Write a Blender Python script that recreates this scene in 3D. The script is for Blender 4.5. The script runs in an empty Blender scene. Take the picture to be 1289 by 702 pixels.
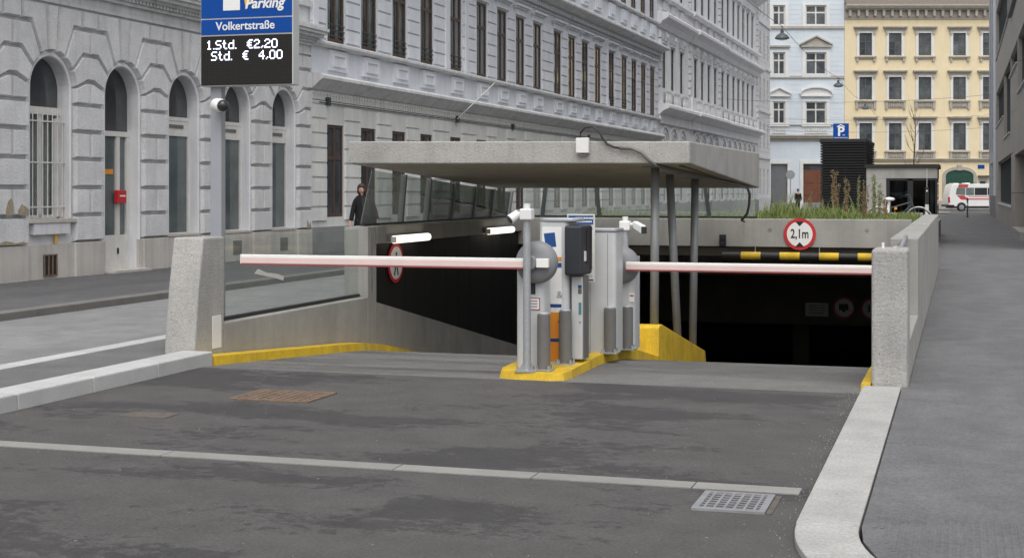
import bpy, bmesh, math, random
from mathutils import Vector, Matrix
R = math.radians
rng = random.Random(7)
sc = bpy.context.scene
COL = sc.collection
# ------------------------------------------------------------------ camera, sky, sun, exposure
CH = 1.65
YAW = R(17.1)
CS, SN = math.cos(YAW), math.sin(YAW)
cd = bpy.data.cameras.new('camera')
cam = bpy.data.objects.new('camera', cd); COL.objects.link(cam)
cam.location = (0, 0, CH); cam.rotation_euler = (R(90), 0, YAW)
cd.sensor_width = 36; cd.lens = 51.14; cd.shift_y = -0.0861
cd.clip_start = .1; cd.clip_end = 2500
sc.camera = cam
SUN_EL, SUN_AZ = R(60), R(166)          # azimuth measured clockwise from +Y: light comes from behind the camera
w = bpy.data.worlds.new('World'); sc.world = w; w.use_nodes = True
nt = w.node_tree; nt.nodes.clear()
sky = nt.nodes.new('ShaderNodeTexSky'); sky.sky_type = 'NISHITA'; sky.sun_disc = False
sky.sun_elevation = SUN_EL; sky.sun_rotation = SUN_AZ; sky.dust_density = 4; sky.air_density = 1.2; sky.ozone_density = .6
hs = nt.nodes.new('ShaderNodeHueSaturation'); hs.inputs['Saturation'].default_value = .22
bg = nt.nodes.new('ShaderNodeBackground'); bg.inputs['Strength'].default_value = .15
wo = nt.nodes.new('ShaderNodeOutputWorld')
nt.links.new(sky.outputs[0], hs.inputs['Color']); nt.links.new(hs.outputs[0], bg.inputs['Color']); nt.links.new(bg.outputs[0], wo.inputs['Surface'])
sd = bpy.data.lights.new('sun', 'SUN'); sd.energy = 1.05; sd.angle = R(65); sd.color = (1, .97, .93)
sun = bpy.data.objects.new('sun', sd); COL.objects.link(sun)
_sd = Vector((math.sin(SUN_AZ)*math.cos(SUN_EL), math.cos(SUN_AZ)*math.cos(SUN_EL), math.sin(SUN_EL)))
sun.rotation_euler = (-_sd).to_track_quat('-Z', 'Y').to_euler(); sun.location = (0, 0, 60)
sc.view_settings.view_transform = 'Standard'; sc.view_settings.look = 'None'
sc.view_settings.exposure = .3; sc.view_settings.gamma = 1

# ------------------------------------------------------------------ materials
def newmat(name):
    m = bpy.data.materials.new(name); m.use_nodes = True
    n = m.node_tree; n.nodes.clear()
    o = n.nodes.new('ShaderNodeOutputMaterial'); b = n.nodes.new('ShaderNodeBsdfPrincipled')
    n.links.new(b.outputs[0], o.inputs['Surface'])
    return m, n, b
def _coord(n, sx=1, sy=1, sz=1):
    g = n.nodes.new('ShaderNodeNewGeometry'); mp = n.nodes.new('ShaderNodeMapping')
    mp.inputs['Scale'].default_value = (sx, sy, sz)
    n.links.new(g.outputs['Position'], mp.inputs['Vector']); return mp.outputs[0]
def _noise(n, vec, scale, detail=4, rough=.55):
    t = n.nodes.new('ShaderNodeTexNoise'); t.inputs['Scale'].default_value = scale
    t.inputs['Detail'].default_value = detail; t.inputs['Roughness'].default_value = rough
    n.links.new(vec, t.inputs['Vector']); return t.outputs['Fac']
def _ramp(n, fac, pts):
    r = n.nodes.new('ShaderNodeValToRGB'); e = r.color_ramp.elements
    while len(e) < len(pts): e.new(.5)
    for el, (p, c) in zip(e, pts):
        el.position = p; el.color = (c, c, c, 1) if not isinstance(c, tuple) else (*c[:3], 1)
    n.links.new(fac, r.inputs['Fac']); return r.outputs['Color']
def _mix(n, a, b, fac, mode='MIX'):
    m = n.nodes.new('ShaderNodeMix'); m.data_type = 'RGBA'; m.blend_type = mode
    for k, v in ((6, a), (7, b), (0, fac)):
        if hasattr(v, 'is_output') or hasattr(v, 'links'): n.links.new(v, m.inputs[k])
        elif k == 0: m.inputs[0].default_value = v
        else: m.inputs[k].default_value = (*v[:3], 1)
    return m.outputs[2]
def mat(name, col, rough=.8, var=.12, scale=3, bump=.0, bscale=40, metal=0, streak=0, streakcol=None, pores=0, rnd=0, stain=0, staincol=(.12, .11, .10), spec=.5, speck=0, specks=220):
    m, n, b = newmat(name)
    v = _coord(n)
    lo = tuple(c*(1-var) for c in col); hi = tuple(min(1, c*(1+var)) for c in col)
    c = _ramp(n, _noise(n, v, scale, 6, .6), [(.3, lo), (.7, hi)])
    if speck:
        f = _ramp(n, _noise(n, v, specks, 2, .6), [(.3, 1-speck), (.7, 1+speck*.6)])
        c = _mix(n, c, f, 1, 'MULTIPLY')
    if streak:
        vs = _coord(n, 3.2, 3.2, .22)
        f = _ramp(n, _noise(n, vs, 1.6, 5, .65), [(.48, 0.0), (.75, streak)])
        c = _mix(n, c, streakcol or tuple(k*.45 for k in col), f)
    if stain:
        f = _ramp(n, _noise(n, v, .9, 7, .7), [(.55, 0.0), (.72, stain)])
        c = _mix(n, c, staincol, f)
    if pores:
        vo = n.nodes.new('ShaderNodeTexVoronoi'); vo.inputs['Scale'].default_value = 26
        n.links.new(v, vo.inputs['Vector'])
        pf = _ramp(n, vo.outputs['Distance'], [(.10, pores), (.22, 0.0)])
        mk = _ramp(n, _noise(n, v, 9, 2), [(.5, 0.0), (.58, 1.0)])
        pf2 = _mix(n, pf, mk, 1, 'MULTIPLY')
        c = _mix(n, c, tuple(k*.3 for k in col), pf2)
    if rnd:
        oi = n.nodes.new('ShaderNodeObjectInfo')
        f = _ramp(n, oi.outputs['Random'], [(0, 1-rnd), (1, 1.0)])
        c = _mix(n, c, f, 1, 'MULTIPLY')
    n.links.new(c, b.inputs['Base Color'])
    b.inputs['Roughness'].default_value = rough; b.inputs['Metallic'].default_value = metal
    b.inputs['Specular IOR Level'].default_value = spec
    if bump:
        bp = n.nodes.new('ShaderNodeBump'); bp.inputs['Strength'].default_value = bump; bp.inputs['Distance'].default_value = .02
        n.links.new(_noise(n, v, bscale, 4, .65), bp.inputs['Height']); n.links.new(bp.outputs[0], b.inputs['Normal'])
    return m
def emit(name, col, s):
    m, n, b = newmat(name)
    b.inputs['Base Color'].default_value = (*col, 1); b.inputs['Emission Color'].default_value = (*col, 1); b.inputs['Emission Strength'].default_value = s
    return m
def glassmat(name, tint=(.80, .84, .83), refl=.08, rough=.03, dirt_haze=0):
    m = bpy.data.materials.new(name); m.use_nodes = True; n = m.node_tree; n.nodes.clear()
    o = n.nodes.new('ShaderNodeOutputMaterial'); t = n.nodes.new('ShaderNodeBsdfTransparent'); g = n.nodes.new('ShaderNodeBsdfGlossy')
    t.inputs['Color'].default_value = (*tint, 1); g.inputs['Roughness'].default_value = rough
    lw = n.nodes.new('ShaderNodeLayerWeight'); lw.inputs['Blend'].default_value = .5
    pw = n.nodes.new('ShaderNodeMath'); pw.operation = 'POWER'; pw.inputs[1].default_value = 4; n.links.new(lw.outputs['Facing'], pw.inputs[0])
    ad = n.nodes.new('ShaderNodeMath'); ad.operation = 'MULTIPLY_ADD'; ad.inputs[1].default_value = .6; ad.inputs[2].default_value = refl; ad.use_clamp = True
    n.links.new(pw.outputs[0], ad.inputs[0])
    mx = n.nodes.new('ShaderNodeMixShader'); n.links.new(ad.outputs[0], mx.inputs[0]); n.links.new(t.outputs[0], mx.inputs[1]); n.links.new(g.outputs[0], mx.inputs[2])
    last = mx.outputs[0]
    if dirt_haze:  # pale diffuse veil mixed in, standing for light the glass reflects
        d = n.nodes.new('ShaderNodeBsdfDiffuse'); d.inputs['Color'].default_value = (.42, .45, .44, 1)
        m2 = n.nodes.new('ShaderNodeMixShader')
        f = _ramp(n, _noise(n, _coord(n, 1, 1, .5), 2.5, 5, .6), [(.3, dirt_haze*.6), (.75, dirt_haze*1.3)])
        n.links.new(f, m2.inputs[0]); n.links.new(last, m2.inputs[1]); n.links.new(d.outputs[0], m2.inputs[2]); last = m2.outputs[0]
    n.links.new(last, o.inputs['Surface']); return m
def asphaltmat(name, base, dark, amount=(.52, .57), sx=.55, sy=1.1, dirt_haze=True, ragged=.62):
    m, n, b = newmat(name)
    v = _coord(n); vp = _coord(n, sx, sy, 1)
    big = _noise(n, vp, 1.05, 4, .55)
    rag = _noise(n, _coord(n, 1, 1.3, 1), 9, 8, .75)
    sm = n.nodes.new('ShaderNodeMath'); sm.operation = 'MULTIPLY_ADD'; sm.inputs[1].default_value = ragged
    n.links.new(rag, sm.inputs[0]); n.links.new(big, sm.inputs[2])
    of = ragged*.5
    f = _ramp(n, sm.outputs[0], [(amount[0]+of, 0.0), (amount[1]+of, 1.0)])
    fine = _ramp(n, _noise(n, v, 48, 5, .85), [(.28, .55), (.72, 1.46)])
    mid = _ramp(n, _noise(n, v, 2.6, 7, .7), [(.3, .82), (.7, 1.16)])
    c = _mix(n, base, dark, f)
    c = _mix(n, c, fine, 1, 'MULTIPLY'); c = _mix(n, c, mid, 1, 'MULTIPLY')
    if dirt_haze:
        wv = n.nodes.new('ShaderNodeTexVoronoi'); wv.inputs['Scale'].default_value = 7; n.links.new(v, wv.inputs['Vector'])
        sp = _ramp(n, wv.outputs['Distance'], [(.03, 1.0), (.06, 0.0)])
        mk = _ramp(n, _noise(n, v, 3.3, 1), [(.60, 0.0), (.63, .8)])
        c = _mix(n, c, (.4, .39, .36), _mix(n, sp, mk, 1, 'MULTIPLY'))
    n.links.new(c, b.inputs['Base Color'])
    rr = _ramp(n, f, [(0, .88), (1, .62)]); n.links.new(rr, b.inputs['Roughness'])
    b.inputs['Specular IOR Level'].default_value = .35
    bp = n.nodes.new('ShaderNodeBump'); bp.inputs['Strength'].default_value = .55; bp.inputs['Distance'].default_value = .006
    n.links.new(_noise(n, v, 130, 3, .7), bp.inputs['Height']); n.links.new(bp.outputs[0], b.inputs['Normal'])
    return m
MT = {}
MT['asphalt'] = asphaltmat('asphalt_road', (.084, .080, .078), (.050, .0475, .048))
MT['asphalt_lane'] = asphaltmat('asphalt_lane', (.23, .23, .228), (.19, .19, .19), (.4, .7), .9, .3, False, .15)
MT['asphalt_walk'] = asphaltmat('asphalt_walk', (.145, .145, .149), (.122, .122, .127), (.42, .66), 1.2, .35, True, .2)
MT['asphalt_far'] = asphaltmat('asphalt_far_walk', (.105, .104, .107), (.085, .084, .087), (.42, .66), 1.2, .35, True, .2)
MT['asphalt_dark'] = asphaltmat('asphalt_strip', (.145, .144, .145), (.12, .12, .12), (.4, .7), 1, 1, False)
MT['ramp'] = asphaltmat('ramp_concrete', (.155, .152, .146), (.098, .096, .092), (.44, .64), .25, 1.5, False, .25)
MT['ground'] = mat('ground', (.13, .13, .13), .9, .1)
MT['concrete'] = mat('cast_concrete', (.38, .372, .352), .85, .12, 2.2, .42, 45, pores=.9, streak=.3, speck=.18, specks=60)
MT['concrete_wall'] = mat('wall_concrete', (.325, .318, .298), .88, .14, 1.6, .3, 40, streak=.45, streakcol=(.20, .19, .17), stain=.25, speck=.1)
MT['concrete_dark'] = mat('inner_concrete', (.22, .21, .195), .9, .14, 1.6, .2, 40, streak=.4, streakcol=(.12, .11, .10))
MT['granite'] = mat('granite', (.50, .50, .495), .8, .08, 4, .2, 90, speck=.28, specks=150, rnd=.12, stain=.18, staincol=(.22, .21, .2))
MT['kerbstone'] = mat('worn_kerbstone', (.40, .395, .38), .85, .12, 3, .3, 80, speck=.22, specks=55, rnd=.06, stain=.5, staincol=(.27, .265, .255))
MT['grit'] = mat('grit', (.24,.235,.22), .9, .4, 30)
MT['darkkerb'] = mat('dark_kerb', (.17, .165, .155), .9, .15, 3, .2, 60, speck=.2, rnd=.1, stain=.4, staincol=(.09,.085,.08))
MT['strip'] = mat('strip_stone', (.27, .265, .25), .85, .1, 3, .2, 90, speck=.2, specks=140, rnd=.12)
MT['yellow'] = mat('yellow_paint', (.64, .42, .018), .65, .16, 5, .25, 50, streak=.55, streakcol=(.22, .17, .06), stain=.55, staincol=(.27, .22, .10), speck=.16, specks=70)
MT['black'] = mat('black_cladding', (.006, .006, .006), .6, .2)
MT['garage_wall'] = mat('garage_dark', (.13, .12, .105), .9, .2, 1.2)  # even grey-brown for the garage shell and kiosk rear wall
MT['stone1'] = mat('vermiculated_stone', (.69, .69, .695), .9, .10, 2.2, .8, 28, streak=.3, streakcol=(.40, .39, .38), rnd=.10, speck=.16, specks=45, stain=.35, staincol=(.40, .39, .38))
MT['render1'] = mat('grey_render', (.66, .665, .685), .9, .08, 1.6, .15, 50, streak=.45, streakcol=(.27, .255, .24), stain=.2, staincol=(.33, .27, .22))
MT['peeled'] = mat('bare_mortar', (.34, .29, .21), .95, .25, 14, .5, 30, speck=.2, specks=40)
MT['joint1'] = mat('render_joint', (.62, .62, .62), .95, .1, 2, .1, 40)
MT['plinth1'] = mat('plinth_render', (.50, .475, .44), .9, .12, 1.8, .25, 40, streak=.4, streakcol=(.25, .22, .19), stain=.55, staincol=(.30, .24, .19))
MT['cornice'] = mat('cornice_plaster', (.60, .605, .61), .9, .12, 2, .2, 30, streak=.55, streakcol=(.30, .30, .30))
MT['render2'] = mat('blue_render', (.64, .665, .71), .9, .07, 1.2, .12, 40, streak=.35, streakcol=(.37, .385, .41))
MT['stone2'] = mat('blue_block', (.67, .69, .73), .9, .08, 2, .25, 40, streak=.25, streakcol=(.40, .41, .43), rnd=.06)
MT['render2g'] = mat('cream_render', (.66, .66, .64), .9, .08, 1.2, .15, 40, streak=.4, streakcol=(.36, .355, .34))
MT['stone2g'] = mat('cream_block', (.69, .69, .67), .9, .08, 2, .25, 40, streak=.35, streakcol=(.40, .39, .37), rnd=.06)
MT['render3'] = mat('grey_plaster', (.71, .71, .725), .9, .08, 1.2, .15, 30, streak=.45, streakcol=(.35, .35, .35))
MT['orn3'] = mat('grey_ornament', (.63, .63, .64), .9, .14, 3, .3, 20, streak=.4, streakcol=(.26, .26, .26))
MT['render4'] = mat('pale_plaster', (.62, .625, .645), .9, .06, 1.2, .1, 30, streak=.2)
MT['facade_blue'] = mat('light_blue_plaster', (.60, .655, .70), .9, .05, .8, .1, 20, streak=.2, streakcol=(.47, .53, .58))
MT['trim_white'] = mat('white_trim', (.68, .68, .67), .8, .06, 2, streak=.2, streakcol=(.5, .5, .49))
MT['facade_yellow'] = mat('yellow_plaster', (.74, .63, .42), .9, .05, .8, .1, 20, streak=.3, streakcol=(.62, .49, .28))
MT['trim_grey'] = mat('grey_trim', (.40, .37, .32), .9, .14, 2, .2, 20, streak=.35, streakcol=(.26, .24, .21))
MT['frame_brown'] = mat('brown_wood', (.075, .045, .034), .5, .2, 6)
MT['frame_white'] = mat('white_frame', (.62, .61, .58), .5, .08, 5, streak=.25, streakcol=(.45, .42, .38))
MT['frame_dark'] = mat('dark_frame', (.05, .06, .062), .5, .2, 5)
MT['frame_green'] = mat('grey_green_frame', (.075, .095, .10), .5, .15, 5)
MT['curtain'] = mat('curtain', (.66, .65, .62), .9, .2, 14)
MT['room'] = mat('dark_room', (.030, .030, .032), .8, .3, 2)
MT['pane_far'] = mat('far_pane', (.10, .11, .118), .08, .5, 1.6, spec=.6, rnd=.6)
MT['shop_glass'] = glassmat('dark_shop_glass', (.42, .44, .45), .03, .02)
MT['pane'] = glassmat('window_glass', (.80, .83, .83), .06, .02)
MT['pane_dark'] = mat('dark_window_pane', (.055, .057, .062), .06, .4, 1.3, spec=.6)
MT['pane_shop'] = mat('shop_pane', (.105, .125, .128), .08, .35, .9, spec=.6)
MT['screen'] = glassmat('screen_glass', (.90, .93, .92), .03, .02, .26)
MT['screen_dark'] = glassmat('smoked_screen_glass', (.36, .38, .37), .03, .03, .06)
MT['screen2'] = glassmat('balustrade_glass', (.94, .96, .95), .0, .02, .06)
MT['steel'] = mat('galvanised_steel', (.42, .43, .44), .45, .14, 9, metal=.55, speck=.1, specks=60)
MT['column'] = mat('column_steel', (.24, .245, .25), .5, .1, 6, metal=.4)
MT['alu'] = mat('silver_housing', (.55, .56, .565), .45, .05, 4, metal=.15, streak=.15, streakcol=(.42, .42, .41))
MT['postgrey'] = mat('grey_post', (.30, .31, .335), .45, .04, 3)
MT['alu_lid'] = mat('housing_lid', (.40, .41, .43), .4, .05, 4, metal=.3)
MT['darkgrey'] = mat('guard_grey', (.14, .135, .13), .6, .08, 6)
MT['disc'] = mat('disc_grey', (.20, .205, .215), .5, .06, 6)
MT['headbox'] = mat('anthracite', (.022, .024, .030), .5, .1, 6)
MT['white'] = mat('white_plastic', (.74, .74, .73), .45, .04, 5)
MT['armwhite'] = mat('arm_white', (.80, .79, .76), .5, .04, 5)
MT['armpink'] = mat('faded_red_film', (.72, .55, .52), .5, .06, 3)
MT['armred'] = mat('red_edge', (.30, .05, .05), .6, .1, 5)
MT['red'] = mat('sign_red', (.52, .025, .03), .45, .05, 5)
MT['signwhite'] = mat('sign_white', (.76, .76, .75), .45, .04, 5)
MT['blacktext'] = mat('sign_black', (.012, .012, .012), .5, .1)
MT['blue'] = mat('sign_blue', (.002, .058, .29), .5, .03, 3, spec=.2)
MT['bluelabel'] = mat('label_blue', (.01, .06, .22), .45, .05)
MT['orange'] = mat('orange_film', (.72, .27, .03), .45, .06, 4)
MT['greytext'] = mat('grey_print', (.30, .30, .30), .6, .1)
MT['ledoff'] = mat('led_panel', (.017, .014, .010), .6, .2, 60, spec=.2)
MT['led'] = emit('led_lit', (.80, .84, 1.0), 1.15)
MT['tube'] = emit('lamp_tube', (1.0, .93, .78), 1.5)
MT['rubber'] = mat('rubber', (.012, .012, .012), .7, .1)
MT['cable'] = mat('black_cable', (.02, .02, .02), .5, .1)
MT['conduit'] = mat('grey_conduit', (.15, .145, .14), .6, .1)
MT['rust'] = mat('rusty_iron', (.18, .125, .088), .9, .25, 12, .4, 60, speck=.3, specks=90)
MT['oldlid'] = mat('worn_lid', (.12, .105, .088), .9, .25, 14, .4, 60, speck=.3)
MT['holeshade'] = mat('hole_shade', (.02, .017, .015), .9, .2)  # near-black that paints in the shade of openings behind grates
MT['grate'] = mat('grate_steel', (.33, .33, .34), .5, .15, 9, metal=.5)
MT['louvre'] = mat('black_louvre', (.012, .013, .015), .5, .1)
MT['bronze'] = mat('bronze_panel', (.34, .315, .285), .5, .07, .9, metal=0, streak=.15, rnd=.08)
MT['greypanel'] = mat('grey_panel', (.16, .165, .17), .5, .07, 2, metal=.2)
MT['whitewall'] = mat('white_render', (.70, .73, .78), .9, .05, 1)
MT['plinthgrey'] = mat('plinth_grey', (.24, .24, .245), .9, .1, 2, .1)
MT['door_brown'] = mat('brown_door', (.15, .052, .025), .55, .2, 5)
MT['door_green'] = mat('green_gate', (.010, .060, .040), .5, .15, 5)
MT['roof'] = mat('roof_tile', (.17, .14, .12), .9, .2, 6, .3, 20)
MT['soil'] = mat('soil', (.09, .085, .05), .95, .3, 5, .5, 20)
MT['grass'] = mat('grass_green', (.15, .19, .05), .7, .45, 3)
MT['weed'] = mat('dry_stalk', (.20, .14, .075), .9, .3, 20)
MT['weedgreen'] = mat('green_stalk', (.19, .20, .09), .9, .3, 20)
MT['bark'] = mat('bark', (.10, .085, .07), .9, .2, 20)
MT['coat'] = mat('black_coat', (.006, .006, .0075), .85, .3, 12)
MT['skin'] = mat('skin', (.52, .32, .24), .6, .08, 20)
MT['lips'] = mat('lips', (.36,.16,.13), .6, .1)
MT['hair'] = mat('brown_hair', (.045, .022, .014), .6, .3, 40)
MT['trouser'] = mat('trousers', (.022, .022, .025), .8, .2, 10)
MT['carwhite'] = mat('van_white', (.76, .76, .75), .3, .03, 2)
MT['carred'] = mat('van_red', (.50, .06, .05), .35, .05, 2)
MT['cardark'] = mat('van_glass', (.03, .034, .036), .08, .2, 2)
MT['carglass'] = mat('van_glass_pale', (.14, .17, .165), .1, .2, 2)
MT['rim'] = mat('rim', (.30, .30, .30), .4, .1, 5, metal=.5)
MT['lightred'] = mat('tail_lens', (.38, .015, .012), .25, .1)
MT['teal'] = mat('teal_label', (.07, .20, .21), .5, .05)
MT['yellowlabel'] = mat('yellow_label', (.75, .42, .03), .5, .05)

# ------------------------------------------------------------------ mesh builder
class M:
    def __init__(s): s.v = []; s.f = []
    def add(s, vs, fs):
        o = len(s.v); s.v += [tuple(p) for p in vs]; s.f += [tuple(i+o for i in f) for f in fs]; return s
    def box(s, x0, x1, y0, y1, z0, z1):
        return s.add([(x0,y0,z0),(x1,y0,z0),(x1,y1,z0),(x0,y1,z0),(x0,y0,z1),(x1,y0,z1),(x1,y1,z1),(x0,y1,z1)],
                     [(0,3,2,1),(4,5,6,7),(0,1,5,4),(1,2,6,5),(2,3,7,6),(3,0,4,7)])
    def hexa(s, b, t):           # bottom 4, top 4 (ccw from above)
        return s.add(list(b)+list(t), [(0,3,2,1),(4,5,6,7),(0,1,5,4),(1,2,6,5),(2,3,7,6),(3,0,4,7)])
    def quad(s, *p): return s.add(p, [tuple(range(len(p)))])
    def prism(s, poly, y0, y1, poly2=None):     # polygon in x,z (ccw seen from -y): front at y0, back at y1
        n = len(poly); q = poly2 or poly
        vs = [(x, y0, z) for x, z in poly] + [(x, y1, z) for x, z in q]
        fs = [tuple(range(n)), tuple(range(2*n-1, n-1, -1))] + [(i, i+n, (i+1) % n+n, (i+1) % n) for i in range(n)]
        return s.add(vs, fs)
    def prismz(s, poly, z0, z1):
        n = len(poly)
        vs = [(x, y, z0) for x, y in poly] + [(x, y, z1) for x, y in poly]
        fs = [tuple(range(n-1, -1, -1)), tuple(range(n, 2*n))] + [(i, (i+1) % n, (i+1) % n+n, i+n) for i in range(n)]
        return s.add(vs, fs)
    def prismx(s, poly, x0, x1):                # polygon in y,z
        n = len(poly)
        vs = [(x0, y, z) for y, z in poly] + [(x1, y, z) for y, z in poly]
        fs = [tuple(range(n-1, -1, -1)), tuple(range(n, 2*n))] + [(i, (i+1) % n, (i+1) % n+n, i+n) for i in range(n)]
        return s.add(vs, fs)
    def tube(s, pts, r, n=8, caps=True):
        pts = [Vector(p) for p in pts]; rs = r if isinstance(r, (list, tuple)) else [r]*len(pts)
        rings = []; o = len(s.v)
        for i, p in enumerate(pts):
            d = (pts[min(i+1, len(pts)-1)]-pts[max(i-1, 0)]).normalized()
            up = Vector((0, 0, 1)) if abs(d.z) < .95 else Vector((1, 0, 0))
            a = d.cross(up).normalized(); b = d.cross(a).normalized()
            for k in range(n):
                t = 2*math.pi*k/n; q = p+(a*math.cos(t)+b*math.sin(t))*rs[i]; s.v.append(tuple(q))
        for i in range(len(pts)-1):
            for k in range(n):
                s.f.append((o+i*n+k, o+i*n+(k+1) % n, o+(i+1)*n+(k+1) % n, o+(i+1)*n+k))
        if caps:
            s.f.append(tuple(o+k for k in range(n-1, -1, -1))); s.f.append(tuple(o+(len(pts)-1)*n+k for k in range(n)))
        return s
    def lathe(s, prof, c=(0, 0, 0), axis='z', n=24):     # prof: (radius, height)
        o = len(s.v); c = Vector(c)
        for r, h in prof:
            for k in range(n):
                t = 2*math.pi*k/n; a, b = r*math.cos(t), r*math.sin(t)
                s.v.append(tuple(c+Vector({'z': (a, b, h), 'y': (a, h, b), 'x': (h, a, b)}[axis])))
        for i in range(len(prof)-1):
            for k in range(n): s.f.append((o+i*n+k, o+i*n+(k+1) % n, o+(i+1)*n+(k+1) % n, o+(i+1)*n+k))
        s.f.append(tuple(o+k for k in range(n-1, -1, -1))); s.f.append(tuple(o+(len(prof)-1)*n+k for k in range(n)))
        return s
    def cyl(s, p0, p1, r, n=12): return s.tube([p0, p1], r, n)
    def sheet(s, poly, z): return s.add([(x, y, z) for x, y in poly], [tuple(range(len(poly)))])
    def mesh(s, name, m, smooth=False):
        me = bpy.data.meshes.new(name); me.from_pydata(s.v, [], s.f)
        bm = bmesh.new(); bm.from_mesh(me); bmesh.ops.recalc_face_normals(bm, faces=bm.faces[:]); bm.to_mesh(me); bm.free()
        if m: me.materials.append(MT[m])
        if smooth:
            for p in me.polygons: p.use_smooth = True
        return me
    def build(s, name, m, parent=None, loc=(0, 0, 0), rot=(0, 0, 0), smooth=False, bevel=0, seg=2, label=None):
        o = link(name, s.mesh(name, m, smooth), parent, loc, rot)
        if bevel:
            b = o.modifiers.new('bevel', 'BEVEL'); b.width = bevel; b.segments = seg; b.limit_method = 'ANGLE'; b.angle_limit = R(40)
        if smooth:
            md = o.modifiers.new('weighted', 'WEIGHTED_NORMAL') if False else None
        if label: o['label'] = label
        return o
def link(name, me, parent=None, loc=(0, 0, 0), rot=(0, 0, 0)):
    o = bpy.data.objects.new(name, me); COL.objects.link(o); o.location = loc; o.rotation_euler = rot
    if parent: o.parent = parent
    return o
def thing(name, label, cat, loc=(0, 0, 0), rz=0, group=None):
    o = bpy.data.objects.new(name, None); COL.objects.link(o); o.location = loc; o.rotation_euler = (0, 0, rz)
    o.empty_display_size = .2
    o['label'] = label; o['category'] = cat
    if group: o['group'] = group
    return o
def tag(o, label, cat, group=None):
    o['label'] = label; o['category'] = cat
    if group: o['group'] = group
    return o
def struct(o, label=None, kind='structure'):
    o['kind'] = kind
    if label: o['label'] = label
    return o
def smooth_by_angle(o, a=40):
    me = o.data
    for p in me.polygons: p.use_smooth = True
    bm = bmesh.new(); bm.from_mesh(me)
    for e in bm.edges:
        if len(e.link_faces) == 2 and e.calc_face_angle(0) > R(a): e.smooth = False
    bm.to_mesh(me); bm.free(); return o
def copy_tree(o, parent=None):
    c = o.copy(); COL.objects.link(c)
    if parent: c.parent = parent
    for ch in list(o.children): copy_tree(ch, c)
    return c
def text(name, s, size, m, parent, loc, rz=0, align='CENTER', ext=.0015, shear=0, sx=1, bold=0):
    cu = bpy.data.curves.new(name, 'FONT'); cu.body = s; cu.size = size; cu.align_x = align; cu.align_y = 'CENTER'; cu.extrude = ext; cu.shear = shear; cu.offset = bold
    o = bpy.data.objects.new('tmp', cu); COL.objects.link(o)
    dg = bpy.context.evaluated_depsgraph_get(); me = bpy.data.meshes.new_from_object(o.evaluated_get(dg))
    bpy.data.objects.remove(o); me.materials.clear(); me.materials.append(MT[m]); me.name = name
    t = link(name, me, parent, loc, (R(90), 0, rz)); t.scale = (sx, 1, 1)
    return t
def inset(poly, d):
    n = len(poly); out = []
    A = sum(poly[i][0]*poly[(i+1) % n][1]-poly[(i+1) % n][0]*poly[i][1] for i in range(n))
    sg = 1 if A > 0 else -1
    for i in range(n):
        p0, p1, p2 = Vector(poly[i-1]), Vector(poly[i]), Vector(poly[(i+1) % n])
        e1, e2 = (p1-p0).normalized(), (p2-p1).normalized()
        n1 = Vector((-e1.y, e1.x))*sg; n2 = Vector((-e2.y, e2.x))*sg
        b = n1+n2; k = b.length_squared
        out.append(tuple(p1+b*(2*d/k) if k > .3 else p1+n1*d))
    return out
def wall_grid(mb, x0, x1, z0, z1, ops, depth=.2, y=0):
    ops = [(max(a, x0), min(b, x1), max(c, z0), min(d, z1)) for a, b, c, d in ops if b > x0 and a < x1 and d > z0 and c < z1]
    xs = sorted(set([x0, x1]+[v for o in ops for v in o[:2]])); zs = sorted(set([z0, z1]+[v for o in ops for v in o[2:]]))
    for i in range(len(xs)-1):
        cx = (xs[i]+xs[i+1])/2; run = None
        for j in range(len(zs)-1):
            cz = (zs[j]+zs[j+1])/2
            solid = not any(a < cx < b and c < cz < d for a, b, c, d in ops)
            if solid: mb.quad((xs[i], y, zs[j]), (xs[i+1], y, zs[j]), (xs[i+1], y, zs[j+1]), (xs[i], y, zs[j+1]))
    for a, b, c, d in ops:
        e = y+depth
        mb.quad((a, y, c), (a, e, c), (a, e, d), (a, y, d)); mb.quad((b, y, c), (b, y, d), (b, e, d), (b, e, c))
        mb.quad((a, y, d), (a, e, d), (b, e, d), (b, y, d)); mb.quad((a, y, c), (b, y, c), (b, e, c), (a, e, c))
    return mb
# ================================================================== SETTING: ground, roads, pavements, ramp
XL, XR = -7.0, -.70           # inner faces of the ramp walls
def rampz(y):
    a, b, s = 13.3, 15.3, -.175
    if y <= a: return 0.0
    if y < b: return s*(y-a)**2/(2*(b-a))
    return s*(b-a)/2+s*(y-b)
def leftz(y):
    if y <= 12.3: return 0.0
    if y <= 15.8: return -.065*(y-12.3)
    if y <= 16.8: return -.2275-.065*(y-15.8)-.06*(y-15.8)**2
    return -.3525-.185*(y-16.8)
G = 900
g = M()
for p in ([(-G,-G),(G,-G),(G,12.2),(-G,12.2)], [(-G,56),(G,56),(G,G),(-G,G)], [(-G,12.2),(-7.36,12.2),(-7.36,56),(-G,56)], [(-.40,12.2),(G,12.2),(G,56),(-.40,56)]):
    g.sheet(p, -.14)
struct(g.build('ground', 'ground'))
r = M()
r.sheet([(-45,-45),(45,-45),(45,5.0),(-45,5.0)], 0); r.sheet([(-45,5.0),(-6.79,5.0),(-6.79,5.0001)], 0)
r.quad((-6.79,5.0,0),(1.3,5.0,0),(-.74,7.15,0),(-.74,12.15,0),(-6.79,12.15,0))
struct(r.build('road', 'asphalt'))
r = M(); ys = [12.15,12.6,13.0]+[13.3+.25*i for i in range(10)]+[16+i*1.5 for i in range(13)]
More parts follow.
